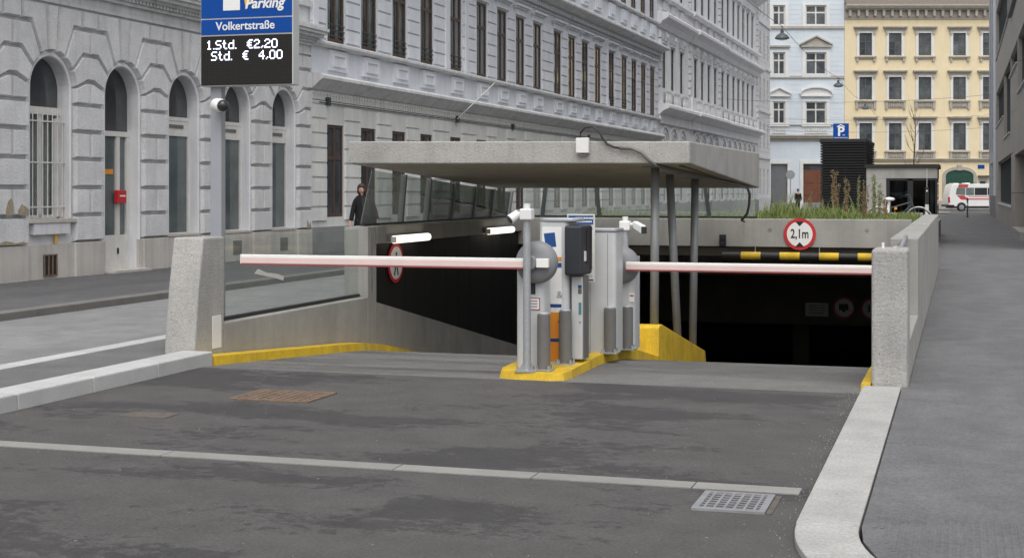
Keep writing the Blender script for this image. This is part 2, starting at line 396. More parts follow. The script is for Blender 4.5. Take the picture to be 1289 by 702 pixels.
for a, b in zip(ys, ys[1:]):
    r.quad((XL,a,leftz(a)),(-3.62,a,leftz(a)),(-3.62,b,leftz(b)),(XL,b,leftz(b))); r.quad((-3.62,a,rampz(a)),(XR,a,rampz(a)),(XR,b,rampz(b)),(-3.62,b,rampz(b)))
struct(r.build('ramp_floor', 'ramp'))
# side street, its pavement, and the strip between street and ramp
struct(M().sheet([(-12.0,5.0),(-8.24,5.0),(-8.24,140),(-12.0,140)], -.06).build('side_street', 'asphalt_lane'))
struct(M().box(-16.6,-12.28,5.0,121,-.13,.03).build('pavement', 'asphalt_far'))
struct(M().box(-8.02,-7.11,5.0,60,-.12,.085).build('median_strip', 'asphalt_dark'))
# pavement on the right with its rounded corner
arc_in = [(1.24+1.69*math.cos(R(t)), 7.2+1.69*math.sin(R(t))) for t in range(180, 271, 10)]
pv = M(); pl = [(-.455,12.42)]+[(x, y) for x, y in arc_in]+[(40,5.51),(40,7.38),(-.45,7.38)]
pv.prismz([(-.45,7.52),*arc_in,(40,5.51),(40,7.52)], -.1, .030)
pv.prismz([(-.45,7.525),(2.6,7.525),(2.6,120),(-.66,120),(-.66,31.0),(-.405,31.0),(-.405,12.44),(-.45,12.44)], -.13, .028)
struct(pv.build('pavement', 'asphalt_walk'))
rb = M()
x = -.40
while x < 1.6:
    rb.box(x, x+.018, max(5.6, 7.2-math.sqrt(max(0, 1.6**2-min(1.6, abs(x-1.24))**2))), 7.48, .028, .0325); x += .035
struct(rb.build('tactile_ribs', 'asphalt_walk'))
# kerbs: every stone its own piece
def kerb(name, label):
    o = bpy.data.objects.new(name, None); COL.objects.link(o); o['kind'] = 'structure'; o['label'] = label; return o
kr = kerb('kerb', 'pale granite kerb curving round the right pavement corner')
y = 7.1; L = [(7.2,8.5),(8.5,9.85),(9.85,11.15),(11.15,12.41)]
for a, b in L:
    M().box(-.765,-.462,a+.0025,b-.0025,-.1,.034).build('kerb_stone', 'kerbstone', kr, bevel=.006)
for k in range(5):
    t0, t1 = 180+18*k+.1, 180+18*(k+1)-.1
    po = [(1.24+2.0*math.cos(R(t0+(t1-t0)*i/5)), 7.2+2.0*math.sin(R(t0+(t1-t0)*i/5))) for i in range(6)]
    pi = [(1.24+1.702*math.cos(R(t0+(t1-t0)*i/5)), 7.2+1.702*math.sin(R(t0+(t1-t0)*i/5))) for i in range(6)]
    M().prismz(po+pi[::-1], -.1, .034).build('kerb_stone', 'kerbstone', kr, bevel=.006)
for k in range(8):
    M().box(1.245+k*1.0,2.243+k*1.0,5.2,5.50,-.1,.034).build('kerb_stone', 'kerbstone', kr, bevel=.006)
kl = kerb('kerb', 'raised granite kerb along the left edge of the driveway')
y = 12.38
for k in range(7):
    M().box(-7.10,-6.78,y-1.0+.004,y-.004,-.1,.125).build('kerb_stone', 'granite', kl, bevel=.012); y -= 1.0
km = kerb('kerb', 'flush pale kerb between the side street and the median strip')
y = 5.2
for k in range(22):
    M().box(-8.24,-8.03,y+.004,y+1.0-.004,-.13,.09).build('kerb_stone', 'granite', km, bevel=.01); y += 1.0
kf = kerb('kerb', 'grey kerb along the house side of the side street')
y = 8
for k in range(56):
    M().box(-12.27,-12.0,y+.005,y+2.0-.005,-.13,.045).build('kerb_stone', 'darkkerb', kf, bevel=.012); y += 2.0
ks = kerb('stone_strip', 'line of flat paving stones across the driveway')
x = -6.6
for d in (1.55,1.45,1.6,1.5,1.4,.62,.56-.22):
    pass
xs = [-12.0,-10.5,-9.0,-7.7,-6.2,-4.75,-3.2,-2.35,-1.42,-.83]
for a, b in zip(xs, xs[1:]):
    M().box(a+.004,b-.004,8.0+.004*rng.random(),8.17,-.05,.006).build('paving_stone', 'strip', ks)
# yellow kerb along the left wall, running down the ramp
yk = M(); pts = [12.40,12.9,13.3,14,14.7,15.4,15.8,16.1,16.4,16.8,18,20,23]
for a, b in zip(pts, pts[1:]):
    za, zb = leftz(a), leftz(b)
    yk.hexa([(-6.99,a,za-.1),(-6.74,a,za-.1),(-6.74,b,zb-.1),(-6.99,b,zb-.1)], [(-6.99,a,za+.085),(-6.77,a,za+.085),(-6.77,b,zb+.085),(-6.99,b,zb+.085)])
struct(yk.build('kerb', 'yellow'), 'yellow painted kerb at the foot of the left ramp wall')
yk = M()
for a, b in zip(pts, pts[1:]):
    za, zb = rampz(a), rampz(b)
    yk.hexa([(-.80,a,za-.1),(-.705,a,za-.1),(-.705,b,zb-.1),(-.80,b,zb-.1)], [(-.78,a,za+.05),(-.705,a,za+.05),(-.705,b,zb+.05),(-.78,b,zb+.05)])
struct(yk.build('kerb', 'yellow'), 'yellow painted kerb at the foot of the right ramp wall')

# ------------------------------------------------------------------ garage shell below ground
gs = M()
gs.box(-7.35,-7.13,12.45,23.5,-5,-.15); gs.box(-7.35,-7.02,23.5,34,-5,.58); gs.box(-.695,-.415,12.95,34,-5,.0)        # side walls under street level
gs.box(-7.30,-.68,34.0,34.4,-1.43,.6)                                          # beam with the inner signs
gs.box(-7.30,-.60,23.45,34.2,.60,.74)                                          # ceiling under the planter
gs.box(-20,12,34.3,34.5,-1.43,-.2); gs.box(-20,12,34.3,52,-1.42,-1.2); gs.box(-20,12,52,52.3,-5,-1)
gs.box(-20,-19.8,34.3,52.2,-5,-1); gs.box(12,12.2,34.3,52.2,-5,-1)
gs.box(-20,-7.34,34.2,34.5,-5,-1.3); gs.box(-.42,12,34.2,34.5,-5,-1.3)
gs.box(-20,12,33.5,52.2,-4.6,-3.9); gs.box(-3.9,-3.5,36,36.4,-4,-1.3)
struct(gs.build('garage_shell', 'garage_wall'))
# ================================================================== RAMP WALLS
# pillars
lp = thing('concrete_pillar', 'battered concrete pillar at the left end of the ramp entrance, tag plate on its side', 'pillar', (-7.16,12.7,0))
sh = M(); prof = [(-.29,-.1),(-.275,.15),(-.20,.72),(-.105,1.195),(.315,1.195),(.315,-.1)]
sh.prismx(prof, -.17, .158); sh.build('shaft', 'concrete', lp, bevel=.018)
M().box(.159,.166,.06,.24,.10,.42).build('cover_plate', 'white', lp, bevel=.004)
rp = thing('concrete_pillar', 'square concrete pillar at the right end of the ramp entrance beside the pavement', 'pillar', (-.555,12.66,0))
M().box(-.145,.147,-.22,.30,-.1,1.165).build('shaft', 'concrete', rp, bevel=.025)
M().cyl((-.06,-.05,1.165),(-.06,-.05,1.215),.012,8).build('pin', 'white', rp)
# left wall
lw = thing('ramp_wall', 'low concrete wall with a glass pane along the left of the ramp', 'wall', (-7.16,13.0,0))
M().box(-.16,.16,.02,3.68,-1.2,.335).build('base_wall', 'concrete_wall', lw, bevel=.01)
M().box(-.16,.16,3.69,3.97,-1.2,1.2).build('end_post', 'concrete_wall', lw, bevel=.01)
M().box(.02,.034,.03,3.68,.35,1.17).build('glass_pane', 'screen2', lw)
M().box(.0,.055,.03,3.68,.336,.372).build('glass_channel', 'cable', lw)
M().box(.161,.165,3.77,3.83,.40,1.14).build('metal_strip', 'steel', lw)
# two pale paint strokes on the glass
M().prismx([(.90,.775),(1.15,.735),(1.40,.70),(1.58,.66),(1.60,.71),(1.42,.745),(1.18,.77),(.98,.82)], .036, .0375).build('paint_stroke', 'frame_white', lw)
M().prismx([(.16,.86),(.19,.84),(.19,.90),(.16,.92)], .036, .0375).build('paint_stroke', 'frame_white', lw)
# tunnel section of the left wall
tw = thing('ramp_wall', 'dark clad ramp wall with concrete coping under the left glass screen', 'wall', (-7.16,16.98,0))
M().box(-.16,.165,.0,6.5,.98,1.205).build('coping', 'concrete_wall', tw, bevel=.008)
pb = M()
for k in range(12):
    a = .02+k*.54
    M().box(.06,.10,a,a+.53,-2.6,.98).build('cladding_panel', 'black', tw)
sk = M()
for k in range(13):
    a, b = k*.5, (k+1)*.5
    za, zb = .25-a*.19, .25-b*.19
    sk.hexa([(-.16,a,za-2.2),(.155,a,za-2.2),(.155,b,zb-2.2),(-.16,b,zb-2.2)], [(-.16,a,za),(.155,a,za),(.155,b,zb),(-.16,b,zb)])
sk.build('skirt', 'concrete_wall', tw)
# right wall
rw = thing('ramp_wall', 'long concrete parapet wall between ramp and right pavement', 'wall', (-.555,12.98,0))
M().box(-.14,.145,.0,2.7,-.1,.36).build('base_wall', 'concrete_wall', rw, bevel=.01)
M().box(-.14,.145,2.71,9.0,-.1,1.155).build('parapet', 'concrete_wall', rw, bevel=.012)
M().box(-.14,.145,9.01,18.0,-.1,1.165).build('parapet', 'concrete_wall', rw, bevel=.012)
M().box(-.02,-.006,.02,2.7,.375,1.13).build('glass_pane', 'screen2', rw)
M().tube([(.02,-.02,1.15),(.02,.6,1.135),(.02,1.3,1.10),(.02,2.0,1.13),(.02,2.75,1.17)], .022, 8).build('handrail', 'steel', rw, smooth=True)
# cross wall over the ramp and the planter behind it
cw = thing('retaining_wall', 'concrete wall across the ramp carrying the height sign and planter', 'wall', (-3.9,23.3,0))
M().box(-3.26,3.19,0,.25,.755,1.2).build('wall_face', 'concrete_wall', cw, bevel=.01)
M().box(-3.40,3.19,7.2,7.45,-.1,1.2).build('rear_wall', 'concrete_wall', cw, bevel=.01)
M().box(-3.42,-3.2,.26,7.19,-.1,1.2).build('side_wall', 'concrete_wall', cw, bevel=.01)
for xx in (1.02, 2.52): M().lathe([(.035,0),(.03,-.004)], (xx,0,1.03), 'y', 12).build('tie_hole', 'concrete_dark', cw)
struct(M().box(-7.09,-.70,23.56,30.49,.76,1.12).build('planter_soil', 'soil'))
struct(M().box(-7.33,-.66,30.76,56,-.13,.62).build('garage_roof', 'concrete_wall'))
hb = thing('height_bar', 'black and yellow striped clearance bar hanging below the height sign', 'clearance bar', (-2.3,23.2,.62))
x = -.98
xs = [-1.32,-1.02,-.71,-.41,-.10,.20,.50,.79,1.09,1.5]
for i, (a, b) in enumerate(zip(xs, xs[1:])):
    M().cyl((a,0,0),(b,0,0),.062,14).build('bar_segment', 'yellow' if i % 2 else 'blacktext', hb, smooth=False)
for xx in (-.8, .2, 1.2): M().cyl((xx,.02,.05),(xx,.02,.16),.008,6).build('hanger', 'steel', hb)
tl = thing('signal_lamp', 'small black two light signal at the left of the striped bar', 'signal', (-3.62,23.27,.78))
M().box(-.05,.05,-.08,0,-.02,.17).build('housing', 'blacktext', tl, bevel=.006)
for z in (.03,.12): M().lathe([(.03,-.081),(.026,-.095)], (0,0,z), 'y', 12).build('lens', 'headbox', tl)

def round_sign(name, label, cat, loc, rz, rad, fn, ring=.18):
    t = thing(name, label, cat, loc, rz)
    M().lathe([(rad,0),(rad,-.012)], (0,0,0), 'y', 40).build('plate', 'red', t)
    M().lathe([(rad*(1-ring),-.013),(rad*(1-ring),-.0155)], (0,0,0), 'y', 40).build('face', 'signwhite', t)
    fn(t, rad); return t
def s_height(t, r):
    text('lettering', '2,1m', r*.80, 'blacktext', t, (0,-.018,0), bold=.003, sx=.72)
    for s in (1, -1):
        M().prism([(-.28*r,s*.80*r),(.28*r,s*.80*r),(0,s*.50*r)], -.0185, -.0165).build('arrow_mark', 'blacktext', t)
round_sign('height_limit_sign', 'round red rimmed sign reading 2,1m on the concrete wall', 'sign', (-2.41,23.285,.965), 0, .25, s_height, .20)
def s_ped(t, r):
    m = M(); m.lathe([(.10*r,-.0165),(.10*r,-.018)], (0,0,.45*r), 'y', 12)
    for a in ([(-.12,.32),(.12,.32),(.16,-.1),(-.14,-.1)], [(-.12,-.08),(0.02,-.08),(-.2,-.62),(-.34,-.60)], [(.02,-.08),(.14,-.08),(.3,-.62),(.16,-.62)]):
        m.prism([(x*r, z*r) for x, z in a], -.018, -.0165)
    m.build('pedestrian_mark', 'blacktext', t)
round_sign('no_pedestrians_sign', 'round no pedestrians sign on the dark ramp wall under the lamp', 'sign', (-7.04,17.7,.71), R(90), .26, s_ped)
def s_trail(t, r):
    m = M(); m.prism([(-.45*r,.36*r),(-.45*r,-.22*r),(.40*r,-.22*r),(.40*r,.36*r)], -.018, -.0165)
    m.lathe([(.17*r,-.0165),(.17*r,-.019)], (-.02*r,0,-.24*r), 'y', 16); m.build('trailer_mark', 'blacktext', t)
round_sign('no_trailers_sign', 'round red rimmed sign with a black trailer inside the dark garage', 'sign', (-2.52,33.97,-1.02), 0, .25, s_trail)
round_sign('speed_limit_sign', 'round red rimmed sign reading 10 inside the dark garage', 'sign', (-1.90,33.97,-1.03), 0, .25, lambda t, r: text('lettering', '10', r*.95, 'blacktext', t, (0,-.018,0), bold=.006))
np_ = thing('notice_plate', 'pale rectangular notice beside the round signs inside the garage', 'sign', (-3.13,33.97,-1.08))
M().box(-.26,.26,-.012,0,-.15,.16).build('plate', 'frame_white', np_)
pm = M()
for z in (.10,.045,-.01,-.07): pm.box(-.19+.02*rng.random(),.19-.04*rng.random(),-.0145,-.0125,z-.011,z+.011)
pm.build('print_lines', 'greytext', np_)
# fluorescent lamps under the left coping
for i, (yy, lab) in enumerate(((17.95,'glowing fluorescent lamp under the coping nearest the glass pane'),(21.85,'glowing fluorescent lamp under the coping farther down the ramp'))):
    t = thing('ramp_lamp', lab, 'lamp', (-6.97,yy,1.06), 0, 'lamps on the left ramp wall')
    M().box(-.02,.03,-.66,.66,-.06,.02).build('housing', 'darkgrey', t, bevel=.006)
    M().tube([(.06,-.62,-.035),(.06,.62,-.035)], .05, 14).build('tube', 'tube', t, smooth=True)
    M().box(.02,.10,-.645,-.62,-.075,.005).build('end_cap', 'frame_white', t, bevel=.008); M().box(.02,.10,.62,.645,-.075,.005).build('end_cap', 'frame_white', t, bevel=.008)
# ================================================================== CANOPY
cp = thing('canopy', 'wedge shaped concrete canopy slab on steel columns over the ramp', 'canopy', (-5.0,19.2,0))
sl = M(); y0, y1 = -2.98, 2.98
sl.hexa([(-2.06,y0,1.975),(2.1,y0,1.955),(2.1,y1,1.69),(-2.06,y1,1.69)], [(-2.06,y0,2.245),(2.1,y0,2.205),(2.1,y1,2.22),(-2.06,y1,2.235)])
sl.build('slab', 'concrete', cp, bevel=.015)
M().hexa([(1.93,y0+.25,1.93),(1.96,y0+.25,1.93),(1.96,y1-.02,1.69),(1.93,y1-.02,1.69)], [(1.93,y0+.25,1.952),(1.96,y0+.25,1.952),(1.96,y1-.02,1.70),(1.93,y1-.02,1.70)]).build('drip_edge', 'rust', cp)
for (bx, by, bz, tx, ty, tz) in ((1.565,-2.35,.17,1.60,-2.45,1.93),(1.60,-.95,-.12,1.50,-1.05,1.865),(1.575,.15,-.37,1.64,.0,1.82)):
    c = M().tube([(bx,by,bz-.45),(tx,ty,tz)], .051, 20).build('column', 'column', cp, smooth=True)
    M().box(tx-.13,tx+.13,ty-.13,ty+.13,tz-.012,tz+.012).build('head_plate', 'column', c)
jb = thing('junction_box', 'white junction box on the front edge of the canopy', 'box', (-4.13,16.21,2.09))
M().box(-.075,.075,-.06,0,-.01,.165).build('housing', 'white', jb, bevel=.008)
M().tube([(-.04,-.03,-.01),(-.02,-.03,-.035),(.03,-.03,-.03),(.05,-.03,-.01)], .008, 6).build('gland', 'steel', jb)
cc = M().tube([(-4.16,16.19,2.25),(-4.16,16.19,2.31),(-4.11,16.19,2.37),(-4.02,16.19,2.385),(-3.94,16.19,2.33),(-3.90,16.19,2.25),(-3.84,16.19,2.18),(-3.76,16.18,2.145),(-3.7,16.18,2.135)], .013, 8).build('cable', 'cable', smooth=True)
tag(cc, 'looped black cable rising from the junction box over the canopy edge', 'cable')
cc = M().tube([(-3.7,16.18,2.135),(-3.56,16.18,2.13),(-3.44,16.18,2.08),(-3.36,16.17,2.0),(-3.30,16.22,1.94),(-3.25,16.6,1.91),(-3.14,18.2,1.84),(-3.0,20.5,1.74),(-2.97,21.4,1.69),(-2.98,21.7,1.60),(-3.0,21.8,1.45),(-3.06,22.0,1.30),(-3.2,22.4,1.2),(-3.28,23.25,1.16)], .02, 8).build('conduit', 'conduit', smooth=True)
tag(cc, 'grey conduit bent under the canopy soffit and hanging in a loop behind the columns', 'conduit')
# glass screens between walls and canopy
gs_ = thing('glass_screen', 'row of glass panes on leaning posts above the left ramp wall', 'glass screen', (-7.16,16.95,1.21))
posts = [(1.25),(2.21),(3.25),(4.25),(5.15)]
def soff(y): return 1.975+(1.69-1.975)*(y-16.22)/5.96
ed = [(-.16,.06)]+[(p, p) for p in posts]+[(6.05,6.05)]
for (a0, a1), (b0, b1) in zip(ed, ed[1:]):
    za, zb = soff(16.95+a1)-1.24, soff(16.95+b1)-1.24
    M().add([(0,a0+.03,.025),(0,b0-.03,.025),(0.06,b1-.03,zb),(0.06,a1+.03,za),(.012,a0+.03,.025),(.012,b0-.03,.025),(.072,b1-.03,zb),(.072,a1+.03,za)],
            [(0,1,2,3),(7,6,5,4),(0,4,5,1),(1,5,6,2),(2,6,7,3),(3,7,4,0)]).build('glass_pane', 'screen' if a0 < 1.5 else 'screen_dark', gs_)
for p in posts+[6.1]:
    z = soff(16.95+p)-1.225
    M().hexa([(-.04,p-.028,0),(.03,p-.028,0),(.03,p+.028,0),(-.04,p+.028,0)], [(.02,p-.028,z),(.09,p-.028,z),(.09,p+.028,z),(.02,p+.028,z)]).build('post', 'column', gs_)
M().box(-.02,.04,-.1,6.1,0,.024).build('bottom_rail', 'cable', gs_)
gr = thing('glass_screen', 'glass panes on leaning posts behind the canopy above the cross wall', 'glass screen', (-3.9,23.42,1.21))
xs = [-3.1,-2.15,-1.28,-.30,.62,1.55,2.36]
px = [-2.15,-1.28,.62]
for a, b in zip((-3.1,-2.74,-1.75,.07), (-2.80,-1.81,.01,.77)):
    M().box(a,b,0,.012,.025,.50).build('glass_pane', 'screen', gr)
for xx, l in ((-2.77,.06),(-1.78,-.06),(.04,-.07)):
    M().hexa([(xx-.03,-.05,0),(xx+.03,-.05,0),(xx+.03,-.004,0),(xx-.03,-.004,0)], [(xx-.03+l,-.05,.5),(xx+.03+l,-.05,.5),(xx+.03+l,-.004,.5),(xx-.03+l,-.004,.5)]).build('post', 'frame_dark', gr)
M().box(-3.15,.8,-.03,.04,0,.03).build('bottom_rail', 'cable', gr)

# ================================================================== TRAFFIC ISLAND AND EQUIPMENT
isl = M(); pts = []
N = [(-3.93,12.42),(-3.90,12.27),(-3.78,12.19),(-3.40,12.16),(-3.28,12.22),(-3.25,12.40)]
body = [12.42,13.0,13.6,14.3,15.0,15.7,16.4,17.5,19,21,23]
def islz(y): return rampz(y)+.065+.05*min(1, max(0, (y-12.2)/2.5))
isl.add([(x, y, -.05) for x, y in N]+[(x+(.02 if x < -3.6 else -.02), y+.02, .062) for x, y in N],
        [tuple(range(6, 12))]+[(i, i+1, i+7, i+6) for i in range(5)])
for a, b in zip([12.41]+body[1:], body[1:]):
    za, zb = islz(a), islz(b)
    isl.hexa([(-3.93,a,za-.3),(-3.25,a,za-.3),(-3.25,b,zb-.3),(-3.93,b,zb-.3)], [(-3.91,a,za),(-3.27,a,za),(-3.27,b,zb),(-3.91,b,zb)])
isl = isl.build('traffic_island', 'yellow'); tag(isl, 'low yellow painted kerb island between the two barrier lanes', 'traffic island')
up = M(); prof = [(16.35,-.4),(16.35,.09),(16.40,.115),(16.55,.11),(19.5,-.50),(19.7,-.9),(19.7,-1.4)]
up.prismx(prof, -3.58, -3.275); o = up.build('upstand_wall', 'yellow', bevel=.015); tag(o, 'yellow painted upstand wall sloping down below the canopy columns', 'wall')

def base_plate(t, r=.09, z=0):
    M().box(-r,r,-r,r,z,z+.012).build('base_plate', 'steel', t)
    b = M().cyl((0,0,z+.012),(0,0,z+.045),.011,6).mesh('bolt', 'steel')
    for sx in (-1, 1):
        for sy in (-1, 1): link('bolt', b, t, (sx*r*.72,sy*r*.72,0))
    gm = M()
    for a in range(4):
        c, s_ = math.cos(R(45+90*a)), math.sin(R(45+90*a))
        gm.add([(c*.03,s_*.03,z+.012),(c*.085,s_*.085,z+.012),(c*.03,s_*.03,z+.09)], [(0,1,2)])
    gm.build('gusset', 'steel', t)
def camera_pole(x, y, z0, h, side, label, dark):
    t = thing('camera_pole', label, 'camera pole', (x,y,z0))
    M().cyl((0,0,0),(0,0,h),.034,18).build('pole', 'steel', t, smooth=False)
    base_plate(t)
    M().box(-.055,.055,-.055,.055,h-.10,h+.0).build('mount_box', 'white', t, bevel=.012)
    M().cyl((0,0,h),(0,0,h+.045),.03,14).build('pole_cap', 'white', t)
    c = M(); 
    if side < 0:
        c.tube([(-.05,-.0,h-.045),(-.085,-.02,h-.05)], .022, 10)
        cm = M().tube([(-.075,-.02,h-.045),(-.135,-.07,h-.095)], [.038,.044], 16).build('camera', 'white', t, smooth=False)
        M().tube([(-.136,-.071,h-.096),(-.141,-.075,h-.100)], .034, 14).build('lens', 'headbox', cm)
    else:
        c.tube([(.05,0,h-.04),(.10,-.01,h-.035)], .018, 8)
        cm = M().hexa([(.085,-.04,h-.075),(.20,-.16,h-.13),(.245,-.11,h-.13),(.13,.01,h-.075)], [(.085,-.04,h+.0),(.20,-.16,h-.045),(.245,-.11,h-.045),(.13,.01,h+.0)]).build('camera', 'white', t, bevel=.01)
        M().hexa([(.203,-.163,h-.125),(.21,-.168,h-.128),(.252,-.118,h-.128),(.247,-.113,h-.125)], [(.203,-.163,h-.055),(.21,-.168,h-.058),(.252,-.118,h-.058),(.247,-.113,h-.055)]).build('lens', 'headbox', cm)
    c.build('arm', 'white', t)
    return t
camera_pole(-3.64,12.28,.062,1.43,-1,'galvanised camera pole in front of the left barrier drum',0)
camera_pole(-3.31,14.75,rampz(14.75)+.1,1.33,1,'galvanised camera pole behind the plain silver cabinet',0)
def guard(x, y, z, hs, hp, r, label):
    t = thing('guard_post', label, 'guard post', (x,y,z), 0, 'guard posts on the yellow island')
    M().cyl((0,0,0),(0,0,hp),r-.006,20).build('tube', 'steel', t)
    M().lathe([(r+.004,.01),(r+.004,hs),(r-.004,hs+.004)], (0,0,0), 'z', 20).build('sleeve', 'darkgrey', t)
    M().lathe([(r-.004,hp),(r-.012,hp+.008),(.01,hp+.012)], (0,0,0), 'z', 20).build('cap', 'alu_lid', t)
    base_plate(t, .085)
def hz(y): return islz(y)-.003
guard(-3.515,12.38,hz(12.4),.49,.50,.054,'grey sleeved guard post before the left barrier housing')
guard(-3.43,12.80,hz(12.8),.48,.49,.054,'grey sleeved guard post at the corner of the ticket machine')
guard(-3.225,13.70,hz(13.7),.43,.44,.055,'grey sleeved guard post at the corner of the plain silver cabinet')
guard(-3.18,14.27,hz(14.27),.42,.43,.052,'grey sleeved guard post under the right barrier drum, farthest back')
def rrect(x0, x1, y0, y1, r, n=5):
    out = []
    for cx, cy, a0 in ((x1-r,y0+r,-90),(x1-r,y1-r,0),(x0+r,y1-r,90),(x0+r,y0+r,180)):
        for i in range(n+1):
            a = R(a0+90*i/n); out.append((cx+r*math.cos(a), cy+r*math.sin(a)))
    return out
# left barrier
lb = thing('barrier', 'left parking barrier with its long pale boom lowered across the entry lane', 'barrier', (-3.625,12.55,hz(12.5)))
smooth_by_angle(M().prismz(rrect(-.175,.09,-.09,.17,.06), 0, .98).build('housing', 'alu', lb))
M().prismz(rrect(-.14,.08,-.078,.16,.05), .981, 1.02).build('lid', 'alu_lid', lb)
smooth_by_angle(M().lathe([(.0,-.19),(.10,-.188),(.16,-.175),(.187,-.145),(.19,-.10),(.19,-.085)], (.03,0,.945), 'y', 40).build('drum', 'disc', lb))
hub = M().lathe([(.055,-.24),(.065,-.23),(.065,-.18)], (.0,0,.945), 'y', 24).build('hub', 'disc', lb)
bm_ = M().box(-2.825,-.055,-.245,-.205,.90,.985).build('boom', 'armwhite', lb, bevel=.006, label='white boom with a faded pink face and red lower edge')
M().box(-2.823,-.058,-.2475,-.2455,.906,.958).build('film_strip', 'armpink', bm_)
M().box(-2.823,-.058,-.2475,-.203,.889,.899).build('red_edge', 'armred', bm_)
M().box(-2.831,-2.826,-.246,-.204,.899,.986).build('end_cap', 'armwhite', bm_)
M().box(.06,.17,-.24,-.195,.905,.985).build('counter_block', 'armwhite', lb, bevel=.004)
M().box(-.06,.01,-.095,-.09,.66,.76).build('control_hatch', 'headbox', lb)
s_ = M().box(-.045,.055,-.094,-.0905,.52,.63).build('warning_label', 'signwhite', lb)
fr = M()
for a, b, c, d in ((-.045,.055,.622,.63),(-.045,.055,.52,.528),(-.045,-.037,.528,.622),(.047,.055,.528,.622)): fr.box(a,b,-.0955,-.0945,c,d)
fr.build('label_border', 'armred', s_)
ln = M()
for z in (.60,.575,.55): ln.box(-.032,.03,-.0955,-.0945,z-.006,z+.006)
ln.build('print_lines', 'greytext', s_)
# plain cabinet in front of the right barrier
sc_ = thing('ticket_machine', 'plain tall silver cabinet with a rounded lid seen from its blank side', 'ticket machine', (-3.315,13.75,hz(13.75)))
smooth_by_angle(M().prismz(rrect(-.15,.14,-.02,.32,.04), 0, 1.165).build('housing', 'alu', sc_))
smooth_by_angle(M().prismz(rrect(-.155,.15,-.03,.325,.045), 1.168, 1.20).build('lid', 'alu_lid', sc_, bevel=.008))
jl = M()
for xx in (-.115,.06): jl.box(xx-.002,xx+.002,-.0225,-.0202,.02,1.15)
jl.build('door_joint', 'darkgrey', sc_)
M().box(-.158,-.150,.05,.062,.55,.62).build('lock', 'darkgrey', sc_)
# right barrier
rb_ = thing('barrier', 'right parking barrier with a lowered pale boom reaching the right pillar', 'barrier', (-3.29,14.45,hz(14.45)))
smooth_by_angle(M().prismz(rrect(-.155,.155,-.06,.25,.06), 0, .93).build('housing', 'alu', rb_))
smooth_by_angle(M().lathe([(.0,-.19),(.08,-.185),(.14,-.165),(.178,-.13),(.19,-.085),(.19,-.055)], (.02,0,.85), 'y', 36).build('drum', 'disc', rb_))
bm_ = M().box(.10,2.70,-.22,-.18,.812,.89).build('boom', 'armwhite', rb_, bevel=.006, label='white boom with a faded pink face and red lower edge')
M().box(.102,2.698,-.2225,-.2205,.818,.865).build('film_strip', 'armpink', bm_)
M().box(.102,2.698,-.2225,-.178,.801,.811).build('red_edge', 'armred', bm_)
s_ = M().box(.10,.155,-.064,-.0605,.48,.57).build('warning_label', 'signwhite', rb_); M().box(.11,.15,-.0655,-.0645,.535,.55).build('print_lines', 'armred', s_)
# ticket machine
tm = thing('ticket_machine', 'silver ticket machine with a dark reader head and orange stickers', 'ticket machine', (-3.50,13.0,hz(13.0)))
smooth_by_angle(M().prismz(rrect(-.20,.08,-.14,.22,.05), 0, 1.285).build('housing', 'alu', tm))
smooth_by_angle(M().prismz(rrect(-.205,.16,-.15,.23,.09), 1.286, 1.32).build('lid', 'alu_lid', tm, bevel=.01))
hd = M().box(.06,.225,-.20,.19,.80,1.255).build('reader_head', 'headbox', tm, bevel=.02)
M().box(.226,.231,-.03,.05,.90,1.22).build('slot', 'blacktext', hd); M().box(.226,.231,.10,.165,.84,1.24).build('slot', 'blacktext', hd)
M().box(.226,.233,-.12,-.06,.93,1.02).build('button', 'white', hd)
pn = M().box(-.165,.02,-.1435,-.1405,.02,1.24).build('front_sticker', 'white', tm)
M().add([(-.13,-.145,1.05),(-.03,-.145,1.06),(-.045,-.145,1.19),(-.15,-.145,1.18),(-.13,-.1438,1.05),(-.03,-.1438,1.06),(-.045,-.1438,1.19),(-.15,-.1438,1.18)],
        [(0,1,2,3),(7,6,5,4),(0,4,5,1),(1,5,6,2),(2,6,7,3),(3,7,4,0)]).build('blue_square', 'bluelabel', pn)
M().box(-.164,.019,-.146,-.1438,.925,.965).build('orange_band', 'orange', pn); M().box(-.164,.019,-.146,-.1438,.87,.912).build('blue_band', 'bluelabel', pn)
M().box(-.164,.019,-.146,-.1438,.505,.535).build('blue_band', 'bluelabel', pn); M().box(-.164,.019,-.146,-.1438,.02,.46).build('orange_panel', 'orange', pn)
M().box(-.164,.019,-.1475,-.1462,.19,.22).build('blue_band', 'bluelabel', pn)
text('lettering', 'en', .07, 'bluelabel', pn, (.02,-.148,.38)); text('lettering', '&', .09, 'greytext', pn, (.0,-.146,.62))
M().box(.10,.205,-.10,.12,.03,.79).build('stand_box', 'alu', tm, bevel=.01)
M().box(.165,.198,-.1035,-.1005,.68,.71).build('label', 'bluelabel', tm); M().box(.165,.198,-.1035,-.1005,.63,.675).build('label', 'oldlid', tm)
M().box(.17,.196,-.1035,-.1005,.44,.55).build('label', 'teal', tm); M().box(.172,.194,-.1035,-.1005,.36,.38).build('label', 'greytext', tm)
M().box(.206,.215,-.08,.10,.03,.79).build('edge_strip', 'darkgrey', tm)
